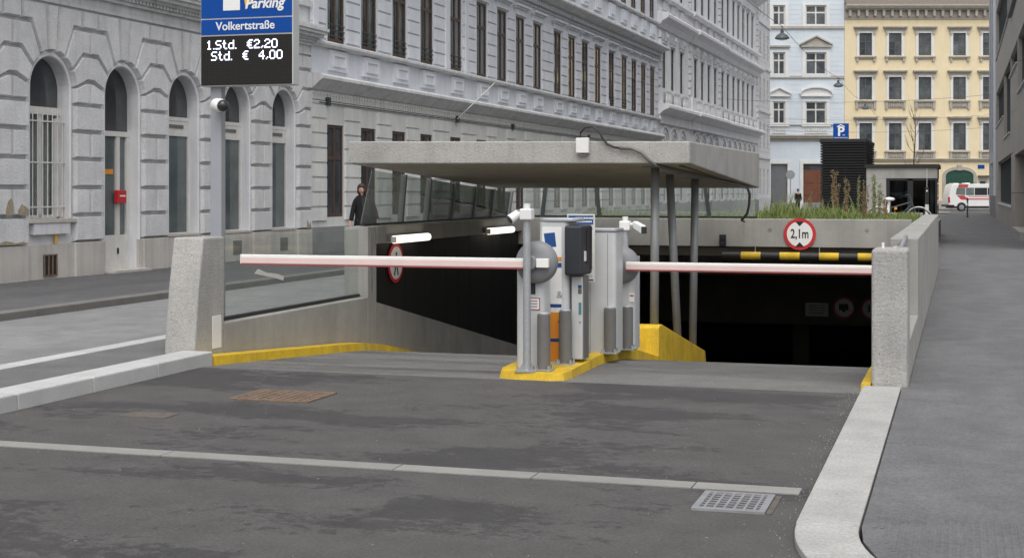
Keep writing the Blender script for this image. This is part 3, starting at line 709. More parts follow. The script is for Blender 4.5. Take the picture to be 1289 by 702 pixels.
# info board
ib = thing('info_board', 'white rules board with a blue header on a post behind the machine', 'notice board', (-3.49,13.62,hz(13.6)))
M().cyl((0.02,0,0),(0.02,0,1.3),.03,14).build('post', 'steel', ib); base_plate(ib, .08)
BZ = .03
bd = M().box(-.13,.145,-.045,-.032,.66,1.31).build('board', 'frame_white', ib, (0,0,.03))
M().box(-.115,.13,-.0475,-.0455,1.21,1.295).build('header', 'bluelabel', bd)
M().box(-.11,-.055,-.0495,-.0478,1.22,1.285).build('header_mark', 'blue', bd)
hl = M()
for z, a, b in ((1.27,-.045,.12),(1.237,-.045,.11)): 
    x = a
    while x < b:
        d = .008+.008*rng.random(); hl.box(x, x+d, -.049, -.0478, z-.008, z+.008); x += d+.004
hl.build('header_lettering', 'signwhite', bd)
tl_ = M(); z = 1.185
while z > .70:
    x = -.115
    while x < .12:
        d = .012+.03*rng.random()
        if x+d < .13: tl_.box(x, x+d, -.0468, -.0455, z-.0035, z+.0035)
        x += d+.006
    z -= .0165 if rng.random() > .15 else .03
tl_.build('print_lines', 'greytext', bd)
M().box(-.115,.13,-.0475,-.0455,.672,.684).build('footer_line', 'blacktext', bd)
# ================================================================== PRICE SIGN
FONT = {'1':["00100","01100","00100","00100","00100","00100","01110"],'.':["0","0","0","0","0","0","1"],'S':["01111","10000","10000","01110","00001","00001","11110"],
 't':["0100","0100","1110","0100","0100","0100","0011"],'d':["00001","00001","01111","10001","10001","10001","01111"],'€':["00111","01000","11110","01000","11110","01000","00111"],
 '2':["01110","10001","00001","00110","01000","10000","11111"],',':["00","00","00","00","00","01","10"],'0':["01110","10001","10001","10001","10001","10001","01110"],'4':["00010","00110","01010","10010","11111","00010","00010"],' ':["000"]*7}
ps = thing('price_sign', 'tall blue parking price sign with a lit LED panel on a steel post', 'price sign', (-7.117,13.7,.085))
dz = -.085
M().box(-.46,-.33,.07,.17,-.05,2.70).build('post', 'postgrey', ps, bevel=.01)
M().box(-.535,.535,.0,.155,2.745+dz,4.25+dz).build('case', 'alu', ps, bevel=.008)
M().box(-.525,.525,-.006,-.001,3.46+dz,4.24+dz).build('blue_panel', 'blue', ps)
M().box(-.525,.525,-.006,-.001,3.285+dz,3.445+dz).build('blue_panel', 'blue', ps)
ld = M().box(-.525,.525,-.006,-.001,2.755+dz,3.27+dz).build('led_panel', 'ledoff', ps)
text('lettering', 'Volkertstraße', .122, 'signwhite', ps, (-.01,-.0085,3.368+dz), bold=.0018)
text('lettering', 'Parking', .15, 'signwhite', ps, (.21,-.0085,3.595+dz), shear=.22, bold=.004)
M().prism([(-.03,3.70+dz),(.0,3.535+dz),(.04,3.60+dz),(.10,3.72+dz),(.10,3.80+dz),(-.04,3.80+dz)][::1], -.0075, -.0062).build('logo_wedge', 'yellowlabel', ps)
M().prism([(-.265,3.535+dz),(-.07,3.535+dz),(-.07,3.74+dz),(-.265,3.74+dz)], -.0085, -.0062).build('logo_square', 'signwhite', ps)
text('lettering', 'P', .17, 'blue', ps, (-.1675,-.0095,3.85+dz))
P_ = .0135
def led_line(s, x0, ztop):
    x = x0
    for ch in s:
        G_ = FONT[ch]; m = M()
        for r_, row in enumerate(G_):
            for c_, b in enumerate(row):
                if b == '1': m.box(x+c_*P_, x+c_*P_+.0132, -.0085, -.0062, ztop-r_*P_-.0132, ztop-r_*P_)
        if m.v: m.build('led_character', 'led', ld)
        x += (len(G_[0])+1)*P_
led_line('1.Std.  €2,20', -.462, 3.225+dz); led_line('Std.  €  4,00', -.405, 3.108+dz)
gm = M()
for k in range(1, 24): gm.box(-.52, .52, -.0066, -.0061, 2.76+dz+k*.021, 2.7625+dz+k*.021)
for k in range(1, 50): gm.box(-.525+k*.021, -.5225+k*.021, -.0066, -.0061, 2.76+dz, 3.265+dz)
gm.build('led_grid', 'headbox', ld)['kind'] = 'stuff'
dc = M().tube([(-.33,.06,2.545+dz),(-.275,.02,2.545+dz)], .03, 12).build('camera_arm', 'white', ps)
cm = M().tube([(-.345,.0,2.55+dz),(-.335,-.02,2.548+dz),(-.27,-.06,2.54+dz),(-.25,-.07,2.54+dz)], [.06,.072,.072,.066], 20).build('dome_camera', 'white', ps, smooth=True)
bl = bmesh.new(); bmesh.ops.create_uvsphere(bl, u_segments=20, v_segments=12, radius=.062, matrix=Matrix.Translation((-.228,-.082,2.535+dz))); me = bpy.data.meshes.new('dome'); bl.to_mesh(me); bl.free(); me.materials.append(MT['cardark'])
for p in me.polygons: p.use_smooth = True
link('dome', me, cm)

# ================================================================== DRAINS
def grate(name, label, cat, x0, x1, y0, y1, mf, nb, nc, bw, cw_, rz=0):
    t = thing(name, label, cat, ((x0+x1)/2,(y0+y1)/2,0), rz); a, b = (x1-x0)/2, (y1-y0)/2
    M().box(-a+.01,a-.01,-b+.01,b-.01,-.02,.004).build('shade_plate', 'holeshade', t)  # dark plate over the road, painted as the shaded hole below the bars
    f = M(); k = .035
    f.box(-a,a,-b,-b+k,.0,.012); f.box(-a,a,b-k,b,.0,.012); f.box(-a,-a+k,-b+k,b-k,.0,.012); f.box(a-k,a,-b+k,b-k,.0,.012)
    f.build('frame', mf, t)
    w_ = (2*a-2*k); 
    for i in range(nb):
        x = -a+k+w_*(i+.5)/nb
        M().box(x-bw/2,x+bw/2,-b+k,b-k,.0041,.0105).build('bar', mf, t)
    c = M(); h_ = (2*b-2*k)
    for j in range(nc):
        y = -b+k+h_*(j+.5)/nc; c.box(-a+k,a-k,y-cw_/2,y+cw_/2,.0042,.0095)
    c.build('cross_bar', mf, t); return t
dg = grate('drain_grate', 'square steel drain grate near the curved pavement kerb', 'drain', -1.33,-.95,7.47,7.93, 'grate', 6, 7, .013, .014)
M().box(.195,.225,-.23,.23,.0,.005).build('rust_edge', 'oldlid', dg)
grate('drain_grate', 'large rusty brown cover grate in the driveway before the left kerb', 'drain', -5.52,-4.84,10.33,10.9, 'rust', 9, 8, .026, .026)
lid = M().box(-.19,.19,-.11,.11,-.02,.004)
o = lid.build('valve_cover', 'oldlid', None, (-5.7,9.45,0)); tag(o, 'small dull rusty cover set in the asphalt near the left kerb', 'cover')

# ================================================================== PLANTER: grass and weeds
gb = M(); rg = random.Random(3)
for i in range(17000):
    x = -7.0+6.25*rg.random(); y = 23.58+6.8*rg.random()**1.3
    edge = min(1, max(.12, (-1.0-x)/1.6))
    h = (.06+.19*rg.random())*(.33+.67*edge)*(1.0+.35*math.sin(x*2.1+y)+.3*math.sin(x*5.3))
    if rg.random() < .06*edge: h *= 1.9
    if y < 23.75: h *= .6
    if x < -3.3: h *= .45
    a = rg.random()*6.283; dx, dy = math.cos(a), math.sin(a); l = h*(.15+.5*rg.random()); b = rg.random()*6.283; wd = .006+.006*rg.random()
    cx, cy = math.cos(b)*wd, math.sin(b)*wd
    gb.add([(x-cx,y-cy,1.12),(x+cx,y+cy,1.12),(x+dx*l*.4+cx*.7,y+dy*l*.4+cy*.7,1.12+h*.6),(x+dx*l*.4-cx*.7,y+dy*l*.4-cy*.7,1.12+h*.6),(x+dx*l,y+dy*l,1.12+h)], [(0,1,2,3),(3,2,4)])
me = bpy.data.meshes.new('grass'); me.from_pydata(gb.v, [], gb.f); me.materials.append(MT['grass'])
o = link('grass', me); o['kind'] = 'stuff'; o['label'] = 'tall uneven green grass growing on the planter roof'
def weed(x, y, h, spread, n, label, m='weed'):
    t = M(); rr = random.Random(int(x*-100+y*10))
    for k in range(n):
        a = rr.random()*6.28; l = spread*rr.random(); hh = h*(.6+.4*rr.random()); bx = l*math.cos(a); by = l*math.sin(a)
        t.tube([(bx*.3,by*.3,0),(bx*.7,by*.7,hh*.5),(bx,by,hh)], [.008,.006,.003], 4)
        for j in range(int(hh*48)):
            z = hh*(.22+.78*rr.random()); q = z/hh; c = .010+.016*rr.random()*(1.1-q*.6)
            px_, py_ = bx*(.3+.7*q)+rr.uniform(-.028,.028), by*(.3+.7*q)+rr.uniform(-.028,.028)
            ang = rr.random()*3.14; ux, uy = math.cos(ang)*c, math.sin(ang)*c
            t.add([(px_-ux,py_-uy,z),(px_+ux*.3,py_+uy*.3,z-c),(px_+ux,py_+uy,z+c*.4),(px_,py_,z+c*1.3)], [(0,1,2),(0,2,3)])
    o = t.build('dried_weed', m, None, (x,y,1.1)); tag(o, label, 'weed', 'dried weed stalks in the planter'); return o
Yw = 27.2
for (c, h, s, n, lab, m) in ((-.0822,.98,.10,9,'bushy brown dried weed, tallest and thickest before the black louvre box','weed'),(-.0744,.90,.07,5,'tall thin brown weed just right of the bushy weed','weed'),
        (-.0661,.92,.05,3,'slim green brown weed stalk before the middle of the black box','weedgreen'),(-.0618,.78,.08,5,'leaning brown weed at the right edge of the black box','weed'),(-.0555,.86,.05,4,'pale green stalk before the kiosk concrete wall','weedgreen'),
        (-.0525,.88,.05,4,'dark tipped stalk before the kiosk wall, rightmost of the weeds','weedgreen'),(-.0985,.55,.05,2,'short thin weed before the brown door','weed'),(-.0905,.55,.05,2,'short thin weed at the left edge of the black box','weed'),
        (-.0490,.62,.10,2,'arching bare stalk beside the bicycle','weed')):
    weed(c*27.2, 27.2*1.02, h, s, n, lab, m)

# ================================================================== KIOSK, LOUVRE BOX, BICYCLE
ZR = .62
kb = thing('louvre_box', 'black slatted ventilation box beside the kiosk carrying a parking sign', 'ventilation box', (-3.42,45.8,ZR))
M().box(-.64,.64,.06,4.3,0,2.52).build('core', 'black', kb)
M().box(-.72,.70,-.03,4.4,2.52,2.62).build('cap', 'louvre', kb)
me = M().hexa([(-.69,.0,0),(.69,.0,0),(.69,.06,.02),(-.69,.06,.02)], [(-.69,-.01,.045),(.69,-.01,.045),(.69,.06,.065),(-.69,.06,.065)]).mesh('slat', 'louvre')
me2 = M().hexa([(0,.0,0),(.05,.0,.0),(.05,4.3,0),(0,4.3,.0)], [(0,0,.065),(.06,0,.045),(.06,4.3,.045),(0,4.3,.065)]).mesh('slat', 'louvre')
for k in range(31):
    link('slat', me, kb, (0,0,.02+k*.081)); link('slat', me2, kb, (.64,0,.02+k*.081))
pk = thing('parking_sign', 'blue square sign with a white P under a small roof on the black box', 'sign', (-3.49,45.78,3.245))
M().box(-.235,.235,0,.05,0,.47).build('panel', 'blue', pk)
text('lettering', 'P', .40, 'signwhite', pk, (.0,-.004,.215), bold=.012)
M().prism([(-.12,.355),(0,.415),(.12,.355),(.12,.385),(0,.447),(-.12,.385)], -.004, -.001).build('roof_mark', 'signwhite', pk)
pl_ = M(); x = -.21
while x < .2: pl_.box(x,x+.02,-.003,-.001,.022,.045); x += .03
pl_.build('small_print', 'frame_white', pk)
M().box(.05,.12,-.003,-.001,.105,.125).build('small_print', 'signwhite', pk)
ko = thing('kiosk', 'small concrete garage entrance kiosk with a flat dark roof and glass front', 'kiosk', (-1.68,45.8,ZR))
M().box(-1.05,-.46,0,3.6,0,1.4).build('wall', 'concrete_wall', ko); M().box(-1.05,1.04,0,3.6,1.405,1.72).build('fascia', 'concrete_wall', ko)
M().box(-1.10,1.10,-.06,3.7,1.722,1.83).build('roof', 'louvre', ko)
M().box(-.45,1.0,3.4,3.6,0,1.4).build('rear_wall', 'garage_wall', ko); M().box(-.45,1.03,.3,3.4,-.02,.02).build('floor', 'concrete_dark', ko)
for a, b in ((-.455,-.36),(.17,.33),(.98,1.04)): M().box(a,b,.02,.12,0,1.40).build('frame', 'louvre', ko)
M().box(-.36,.17,.05,.062,0,1.34).build('glass_pane', 'shop_glass', ko); M().box(.33,.98,.05,.062,0,1.34).build('glass_pane', 'shop_glass', ko)
M().box(1.025,1.037,.14,3.4,0,1.40).build('glass_pane', 'shop_glass', ko)
M().box(-.36,.98,.02,.10,1.341,1.40).build('frame', 'louvre', ko)
M().box(.82,.92,.5,.6,0,1.38).build('column', 'frame_white', ko)
po = thing('poster_board', 'blue and white poster hanging inside the kiosk glass', 'poster', (-1.78,46.4,1.5))
M().box(-.24,.26,0,.02,0,.30).build('board', 'bluelabel', po); M().box(-.24,.10,-.004,-.001,.0,.10).build('print', 'frame_white', po); M().box(.12,.26,-.004,-.001,-.04,.16).build('print', 'frame_white', po); M().box(-.2,.2,-.004,-.001,.14,.2).build('print', 'blue', po)
ac = thing('access_post', 'slim black access reader on a pale post before the kiosk glass', 'access post', (-.93,45.2,ZR))
M().cyl((0,0,0),(0,0,.62),.06,14).build('post', 'frame_white', ac); M().box(-.055,.055,-.05,.05,.62,1.12).build('reader', 'blacktext', ac); M().box(-.02,.02,-.054,-.051,1.0,1.05).build('button', 'white', ac); M().cyl((0,0,1.12),(0,0,1.70),.008,8).build('rod', 'frame_white', ac)
# bicycle on the roof terrace, seen above the planter wall
bi = thing('bicycle', 'bicycle with a white saddle cover parked before the kiosk', 'bicycle', (-2.12,41.0,ZR-.12), R(4))
def wheel(x):
    wr = M(); n = 28
    wr.tube([(x+.33*math.cos(2*math.pi*k/n),0,.34+.33*math.sin(2*math.pi*k/n)) for k in range(n+1)], .017, 6, False)
    o = wr.build('wheel', 'rubber', bi)
    sp = M()
    for k in range(12): sp.tube([(x,0,.34),(x+.32*math.cos(k*math.pi/6),0,.34+.32*math.sin(k*math.pi/6))], .002, 4)
    sp.build('spokes', 'steel', o)
    M().tube([(x+.37*math.cos(R(t)),0,.34+.37*math.sin(R(t))) for t in range(10, 171, 16)], .015, 6).build('mudguard', 'steel', bi)
wheel(-.02); wheel(1.06)
fm = M()
for a, b in (((.40,0,.30),(.30,0,.72)),((.40,0,.30),(.88,0,.78)),((.31,0,.68),(.86,0,.84)),((-.02,0,.34),(.40,0,.30)),((-.02,0,.34),(.30,0,.72)),((.86,0,.90),(1.06,0,.34))): fm.tube([a, b], .017, 8)
fm.build('frame', 'frame_dark', bi)
M().tube([(.24,0,.45),(.28,0,.86)], [.05,.04], 8).build('seat_cover_skirt', 'white', bi)
M().lathe([(.01,-.03),(.13,-.02),(.16,.02),(.12,.06),(.01,.075)], (.28,0,.90), 'z', 18).build('saddle', 'white', bi, smooth=True)
M().tube([(.86,0,.90),(.83,0,1.02)], .014, 8).build('stem', 'frame_dark', bi); M().tube([(.72,-.28,1.04),(.83,-.2,1.02),(.83,.2,1.02),(.72,.28,1.04)], .014, 8).build('handlebar', 'frame_dark', bi)
M().box(.12,.18,-.03,.03,.64,.70).build('reflector', 'orange', bi, bevel=.01); M().box(.42,.49,-.03,.03,.63,.70).build('reflector', 'orange', bi, bevel=.01)
M().cyl((.40,-.09,.30),(.40,.09,.30),.03,10).build('crank', 'steel', bi)

# ================================================================== BUILDING WINDOWS
def casement(name, w_, h, frame, pane, fw=.07, mull=1, trans=None, fd=.06, bars=(), parent=None, loc=(0,0,0), curtain=False, cache={}):
    key = (name, round(w_,3), round(h,3), frame, pane, mull, trans, curtain)
    if key not in cache:
        f = M(); a = w_/2
        f.box(-a,-a+fw,-fd,0,0,h); f.box(a-fw,a,-fd,0,0,h); f.box(-a+fw,a-fw,-fd,0,0,fw*1.15); f.box(-a+fw,a-fw,-fd,0,h-fw,h)
        tz = [h*t for t in (trans or ())]
        for t in tz: f.box(-a+fw,a-fw,-fd*.9,0,t-fw*.6,t+fw*.6)
        for i in range(mull):
            x = -a+w_*(i+1)/(mull+1); f.box(x-fw*.55,x+fw*.55,-fd*.95,-.002,fw*1.15+.001,h-fw-.001)
        for b in bars: f.box(-a+fw,a-fw,-fd*.6,-.004,h*b-.016,h*b+.016)
        zz = [fw*1.15]+tz+[h-fw]; panes = []
        for i in range(mull+1):
            x0, x1 = -a+w_*i/(mull+1), -a+w_*(i+1)/(mull+1)
            for z0, z1 in zip(zz, zz[1:]): panes.append(M().box(x0+.01,x1-.01,-fd*.5,-fd*.35,z0,z1).mesh('pane', pane))
        cu = None
        if curtain:
            cu = M(); rr = random.Random(5)
            for s in (-1, 1):
                x = s*(a-fw-.02); k = 0
                while k < 7:
                    x2 = x-s*.055; cu.box(min(x,x2),max(x,x2),.06+.02*(k % 2),.075+.02*(k % 2),.08,h-.08); x = x2; k += 1
            cu = cu.mesh('curtain', 'curtain')
        cache[key] = (f.mesh('window', frame), panes, cu)
    fm_, panes, cu = cache[key]
    o = link('window', fm_, parent, loc)
    for p in panes: link('pane', p, o)
    if cu: link('curtain', cu, o)
    return o
FK = .011
def facade_thing(name, label, u0, cat='building'):
    return thing(name, label, cat, (-16.1+FK*(u0-22), u0, 0), R(90)-FK)

# ------------------------------------------------------------------ building 1: rusticated arches
U1 = 17.5
b1 = facade_thing('rusticated_building', 'grey stone building with rusticated arched windows behind the price sign', U1)
PC = [19.60-U1, 21.97-U1, 24.34-U1, 26.71-U1, 29.08-U1, 31.45-U1, 33.82-U1]; HB = 1.185; SP = 3.52; OR = .6
w1 = M(); w1b = M()
sills = [.72,1.13,.05,.72,.72,.72]
x_end = 34.15-U1
for i, a in enumerate(PC[:-1]):
    c = a+HB; zb = sills[i]
    xL, xR_ = (0 if i == 0 else a), (x_end if i == 5 else a+2*HB)
    w1.quad((xL,0,.66),(c-OR,0,.66),(c-OR,0,SP),(xL,0,SP)); w1.quad((c+OR,0,.66),(xR_,0,.66),(xR_,0,SP),(c+OR,0,SP))
    if zb > .66: w1.quad((c-OR,0,.66),(c+OR,0,.66),(c+OR,0,zb),(c-OR,0,zb))
    w1.quad((xL,0,SP),(c-OR,0,SP),(c-OR,0,5.12),(xL,0,5.12)); w1.quad((c+OR,0,SP),(xR_,0,SP),(xR_,0,5.12),(c+OR,0,5.12))
    n = 18; arc = [(c+OR*math.cos(math.pi*k/n), SP+OR*math.sin(math.pi*k/n)) for k in range(n+1)]
    for (x0, z0), (x1, z1) in zip(arc, arc[1:]):
        w1.quad((x1,0,z1),(x0,0,z0),(x0,0,5.12),(x1,0,5.12)); w1b.quad((x0,0,z0),(x1,0,z1),(x1,.26,z1),(x0,.26,z0))
    for s in (-1, 1): w1b.quad((c+s*OR,0,zb),(c+s*OR,.26,zb),(c+s*OR,.26,SP),(c+s*OR,0,SP))
w1.build('wall', 'joint1', b1); w1b.build('reveal', 'render1', b1)
# plinth (door opening in bay 2)
pd = M(); c2 = PC[2]+HB
for i, a in enumerate(PC[:-1]):
    c = a+HB
    xa, xb = (0 if i == 0 else a-.47), a+.47
    M().box(xa+.005,xb-.005,-.115,.1,-.05,.67).build('plinth_stone', 'plinth1', b1, bevel=.012)
    if i != 2: M().box(c-.71,c+.71,-.06,.1,-.05,.66).build('plinth_stone', 'plinth1', b1)
    else:
        M().box(c-.71,c-.605,-.06,.1,-.05,.66).build('plinth_stone', 'plinth1', b1); M().box(c+.605,c+.71,-.06,.1,-.05,.66).build('plinth_stone', 'plinth1', b1)
M().box(PC[6]-.47,x_end,-.115,.1,-.05,.67).build('plinth_stone', 'plinth1', b1, bevel=.012)
# stones, traced as chamfered blocks round each pier
def stone_mesh(poly, d=.125):
    return M().prism(inset(poly, .045), -d, 0.0, inset(poly, .016)).mesh('stone', 'stone1')
def arcp(cx, z): return cx+(-1 if cx > 0 else 1)*math.sqrt(max(0, .70**2-(z-SP)**2))
def arcs(side, za, zb, n=3):     # points down the arch ring on one side of the pier from height za to zb
    cx = HB*side; out = []
    t0, t1 = math.asin(max(-1, min(1, (za-SP)/.70))), math.asin(max(-1, min(1, (zb-SP)/.70)))
    for k in range(n+1):
        t = t0+(t1-t0)*k/n; out.append((cx-side*.70*math.cos(t), SP+.70*math.sin(t)))
    return out
def mir(p): return [(-x, z) for x, z in p][::-1]
TOP = 5.10
A_b, B_b, C_b = SP+.60, SP+.38, SP+.06
sA = [(.27,4.725),(.53,4.725)]+arcs(1, A_b, SP+.685, 3)+[(HB-.20,TOP),(.27,TOP)]
stones = {'top': [(-.26,4.725),(.26,4.725),(.26,TOP),(-.26,TOP)],
 'fanR': sA, 'fanL': mir(sA),
 'AR': [(0,4.235),(.24,4.235)]+arcs(1, B_b, A_b, 2)+[(.53,4.715),(0,4.715)],
 'B': [(-.10,3.735),(.10,3.735)]+arcs(1, C_b, B_b, 3)+[(.24,4.225),(-.24,4.225)]+mir(arcs(1, C_b, B_b, 3)),
 'CR': [(0,3.285),(.485,3.285),(.485,3.56),(.487,3.595),(.10,3.725),(0,3.725)]}
stones['AL'] = mir(stones['AR']); stones['CL'] = mir(stones['CR'])
rows = [(.675,1.185,1),(1.195,1.705,2),(1.715,2.245,1),(2.255,2.765,2),(2.775,3.275,1)]
for i, (z0, z1, k) in enumerate(rows):
    if k == 1: stones['r%d' % i] = [(-.485,z0),(.485,z0),(.485,z1),(-.485,z1)]
    else: stones['r%da' % i] = [(-.485,z0),(-.005,z0),(-.005,z1),(-.485,z1)]; stones['r%db' % i] = [(.005,z0),(.485,z0),(.485,z1),(.005,z1)]
sme = {k: stone_mesh(v) for k, v in stones.items()}
key = stone_mesh([(-.125,SP+.69),(.125,SP+.69),(.19,TOP),(-.19,TOP)], .12)
for i, a in enumerate(PC):
    for k, me in sme.items():
        if i == 6 and k not in ('fanL', 'AL', 'CL'): continue
        link('stone', me, b1, (a,0,0))
    if i < 6: link('stone', key, b1, (a+HB,0,0))
for x0, x1, z0, z1 in [(-.485,.32,r_[0],r_[1]) for r_ in rows]+[(.005,.32,3.285,3.725),(.005,.32,3.735,4.225),(.005,.32,4.235,4.715),(-.26,.32,4.725,TOP)]:
    link('stone', stone_mesh([(x0,z0),(x1,z0),(x1,z1),(x0,z1)]), b1, (PC[6],0,0))
link('stone', stone_mesh([(-.10,3.735),(0,3.735),(0,4.225),(-.24,4.225)]+mir(arcs(1, C_b, B_b, 3))), b1, (PC[6],0,0))
# archivolts: moulded frame around each opening
def archivolt(zb):
    prof = [(.6,.0),(.6,-.04),(.62,-.06),(.645,-.06),(.66,-.035),(.685,-.03),(.70,-.02),(.70,.0)]
    path = [(0,zb,-1)]+[(0,SP,-1)]; m = M(); rings = []
    for r_, y in [(0,0)]: pass
    pts = [('j',-1,zb),('j',-1,SP)]+[('a',math.pi-math.pi*k/20,0) for k in range(1,20)]+[('j',1,SP),('j',1,zb)]
    for kind, t, z in pts:
        rings.append([((t*r_, y, z) if kind == 'j' else (r_*math.cos(t), y, SP+r_*math.sin(t))) for r_, y in prof])
    for p, q in zip(rings, rings[1:]):
        for k in range(len(prof)-1): m.quad(p[k], p[k+1], q[k+1], q[k])
    return m
for i, a in enumerate(PC[:-1]):
    o = archivolt(sills[i] if i != 2 else .66).build('archivolt', 'render1', b1, (a+HB,0,0)); smooth_by_angle(o, 30)
# glazing
def fan_pane(i, z0): 
    n = 16; pts = [(.49*math.cos(math.pi*k/n), SP+.588*math.sin(math.pi*k/n)) for k in range(n+1)]
    return M().prism([(-.49,z0),(.49,z0)]+pts, .215, .225)
for i, a in enumerate(PC[:-1]):
    c = a+HB
    if i in (0, 3, 4, 5):
        f = M().box(-.5,.5,.17,.24,2.83,2.92).box(-.5,.5,.17,.24,3.16,3.24).box(-.5,.5,.18,.24,2.92,3.16).box(-.5,-.46,.17,.24,.74,2.83).box(.46,.5,.17,.24,.74,2.83).box(-.5,.5,.17,.24,.70,.745)
        o = f.build('window', 'frame_white', b1, (c,0,0)); o.scale = (1.2,1,1); M().box(-.36,.30,.165,.18,3.0,3.075).build('vent_slot', 'darkgrey', o)
        M().box(-.46,.46,.205,.215,.745,2.83).build('pane', 'pane_shop', o); fan_pane(i, 3.24).build('pane', 'pane_dark', o)
        M().box(-.56,.56,-.07,.25,.675,.725).build('sill', 'plinth1', o)
        M().box(-.2,.2,-.068,-.061,.18,.5).build('cellar_grille', 'darkgrey', b1, (c,0,0))
    elif i == 1:
        f = M().box(-.5,.5,.15,.24,3.06,3.20).box(-.5,-.42,.17,.24,1.16,3.06).box(.42,.5,.17,.24,1.16,3.06).box(-.04,.04,.17,.24,1.16,3.06).box(-.42,.42,.17,.24,1.13,1.20).box(.42,.36,.17,.24,1.2,3)
        o = f.build('window', 'frame_white', b1, (c,0,0)); o.scale = (1.2,1,1)
        M().box(-.42,-.04,.205,.215,1.2,3.06).build('pane', 'pane', o); M().box(.04,.42,.205,.215,1.2,3.06).build('pane', 'pane', o); fan_pane(i, 3.2).build('pane', 'pane_dark', o)
        cu = M(); x = -.4
        while x < .4: cu.box(x,x+.05,.30+.02*rng.random(),.33,1.15,3.1) if abs(x) > .12 else None; x += .085
        cu.build('curtain', 'curtain', o)
        M().box(-.62,.62,-.12,.25,1.06,1.125).build('sill', 'plinth1', o); M().box(-.55,.55,-.10,.0,.85,1.05).build('apron', 'render1', b1, (c,0,0))
        gr_ = bpy.data.objects.new('window_grille', None); COL.objects.link(gr_); gr_.parent = b1; gr_.location = (c,0,0); gr_.scale = (1.2,1,1)
        bar = M().cyl((0,.06,1.16),(0,.06,3.16),.010,6).mesh('bar', 'frame_white')
        for k in range(8): link('bar', bar, gr_, (-.44+.125*k,0,0))
        rail = M().box(-.50,.56,.045,.075,-.012,.012).mesh('rail', 'frame_white')
        for z in (1.35,2.17,2.93): link('rail', rail, gr_, (0,0,z))
        v_ = M().box(-.20,.20,-.075,-.061,.09,.47).build('cellar_grille', 'holeshade', b1, (c-.03,0,0))
        vb = M()
        for x in (-.19,-.06,.06,.185): vb.box(x-.014,x+.014,-.09,-.076,.085,.475)
        vb.box(-.205,.205,-.088,-.076,.455,.48); vb.box(-.205,.205,-.088,-.076,.08,.10); vb.build('grille_bars', 'rust', v_)
        M().box(.13,.20,-.066,-.061,.66,.85).build('notice', 'yellowlabel', b1, (c-.0,0,0))
    elif i == 2:
        d_ = M().box(-.5,-.44,.16,.24,.06,2.74).box(.40,.5,.16,.24,.06,2.74).box(-.5,.5,.15,.24,2.74,2.84).box(.10,.20,.16,.24,.06,2.74).box(-.44,.10,.17,.24,.06,.76).box(.20,.40,.17,.24,.06,.76)
        o = d_.build('door', 'frame_white', b1, (c,0,0)); o.scale = (1.2,1,1); M().box(-.44,.10,.205,.215,.76,2.74).build('pane', 'pane_shop', o); M().box(.20,.40,.205,.215,.76,2.74).build('pane', 'pane_shop', o)
        fan_pane(i, 2.84).build('pane', 'pane_dark', o); M().box(.115,.14,.13,.16,.38,.50).build('handle', 'blacktext', o)
        M().box(-.42,.05,.198,.2045,1.98,2.08).build('sticker', 'orange', o, label='orange strip on the door glass')
        M().box(.02,.26,.05,.155,1.40,1.66).build('letter_box', 'red', o, bevel=.01); M().box(.06,.22,.044,.049,1.53,1.56).build('letter_box_print', 'signwhite', o)
        M().box(-.62,.75,-.28,.25,-.05,.075).build('step', 'plinth1', b1, (c,0,0)); w_ = None
for pts_ in ([(-.22,1.22),(-.02,1.20),(.0,1.40),(-.06,1.52),(-.14,1.47),(-.20,1.34)], [(.12,1.22),(.44,1.20),(.46,1.30),(.36,1.36),(.24,1.41),(.14,1.31)], [(-.46,.69),(.4,.69),(.30,.74),(.05,.72),(-.2,.77),(-.4,.73)]):
    M().prism(pts_, -.130, -.10).build('peeled_plaster', 'peeled', b1, (PC[1],0,0))
M().prism([(.05,.70),(.30,.70),(.28,.86),(.18,.78),(.10,.92)], -.130, -.10).build('peeled_plaster', 'peeled', b1, (PC[6]-.1,0,0))
# graffiti scrawl, red strokes on one pier
gfx = M(); rr = random.Random(2); x = -.38
for k in range(8):
    z = 1.86+.1*rr.random(); gfx.tube([(x,-.104,z+.14),(x+.02,-.104,z),(x+.06,-.104,z+.12)], .005, 4); x += .095
gfx.build('graffiti', 'rust', b1, (PC[3],0,0))
# cornice and upper floors
co = M()
for (za, zb, pa) in ((5.12,5.19,.07),(5.19,5.36,.03),(5.36,5.42,.12),(5.50,5.56,.22),(5.56,5.64,.34),(5.64,5.72,.42),(5.72,5.80,.46),(5.80,5.86,.38)):
    co.box(-.02,x_end+pa*.6,-pa,.2,za,zb-.002)
co.box(-.02,x_end+.04,-.10,.2,5.42,5.50); co.build('cornice', 'cornice', b1)
dn = M(); x = 0
while x < x_end: dn.box(x,x+.07,-.19,-.09,5.425,5.495); x += .13
o = dn.build('dentils', 'cornice', b1); o['kind'] = 'stuff'
up_ = M(); ops = [(a+HB-.55,a+HB+.55,6.75,9.3) for a in PC[:-1]]+[(a+HB-.55,a+HB+.55,11.2,13.6) for a in PC[:-1]]
wall_grid(up_, 0, x_end, 5.86, 17.0, ops, .22); up_.build('upper_wall', 'render1', b1)
for a, b, c, d in ops: casement('w1', b-a, d-c, 'frame_white', 'pane_dark', parent=b1, loc=((a+b)/2,.2,c), trans=(.66,))
M().box(-.02,x_end+.03,-.10,.1,6.35,6.5).build('sill_band', 'cornice', b1); M().box(-.02,x_end+.2,-.35,.2,16.9,17.2).build('top_cornice', 'cornice', b1)
qb = stone_mesh([(-.33,0),(.24,0),(.24,.42),(-.33,.42)], .07)
for k in range(9): link('stone', qb, b1, (PC[6],0,6.52+k*.43))
bd_ = M(); bd_.box(0,x_end,.36,12,-.1,5.2); bd_.box(0,x_end,.24,12,5.2,17.0); bd_.build('body', 'render1', b1)

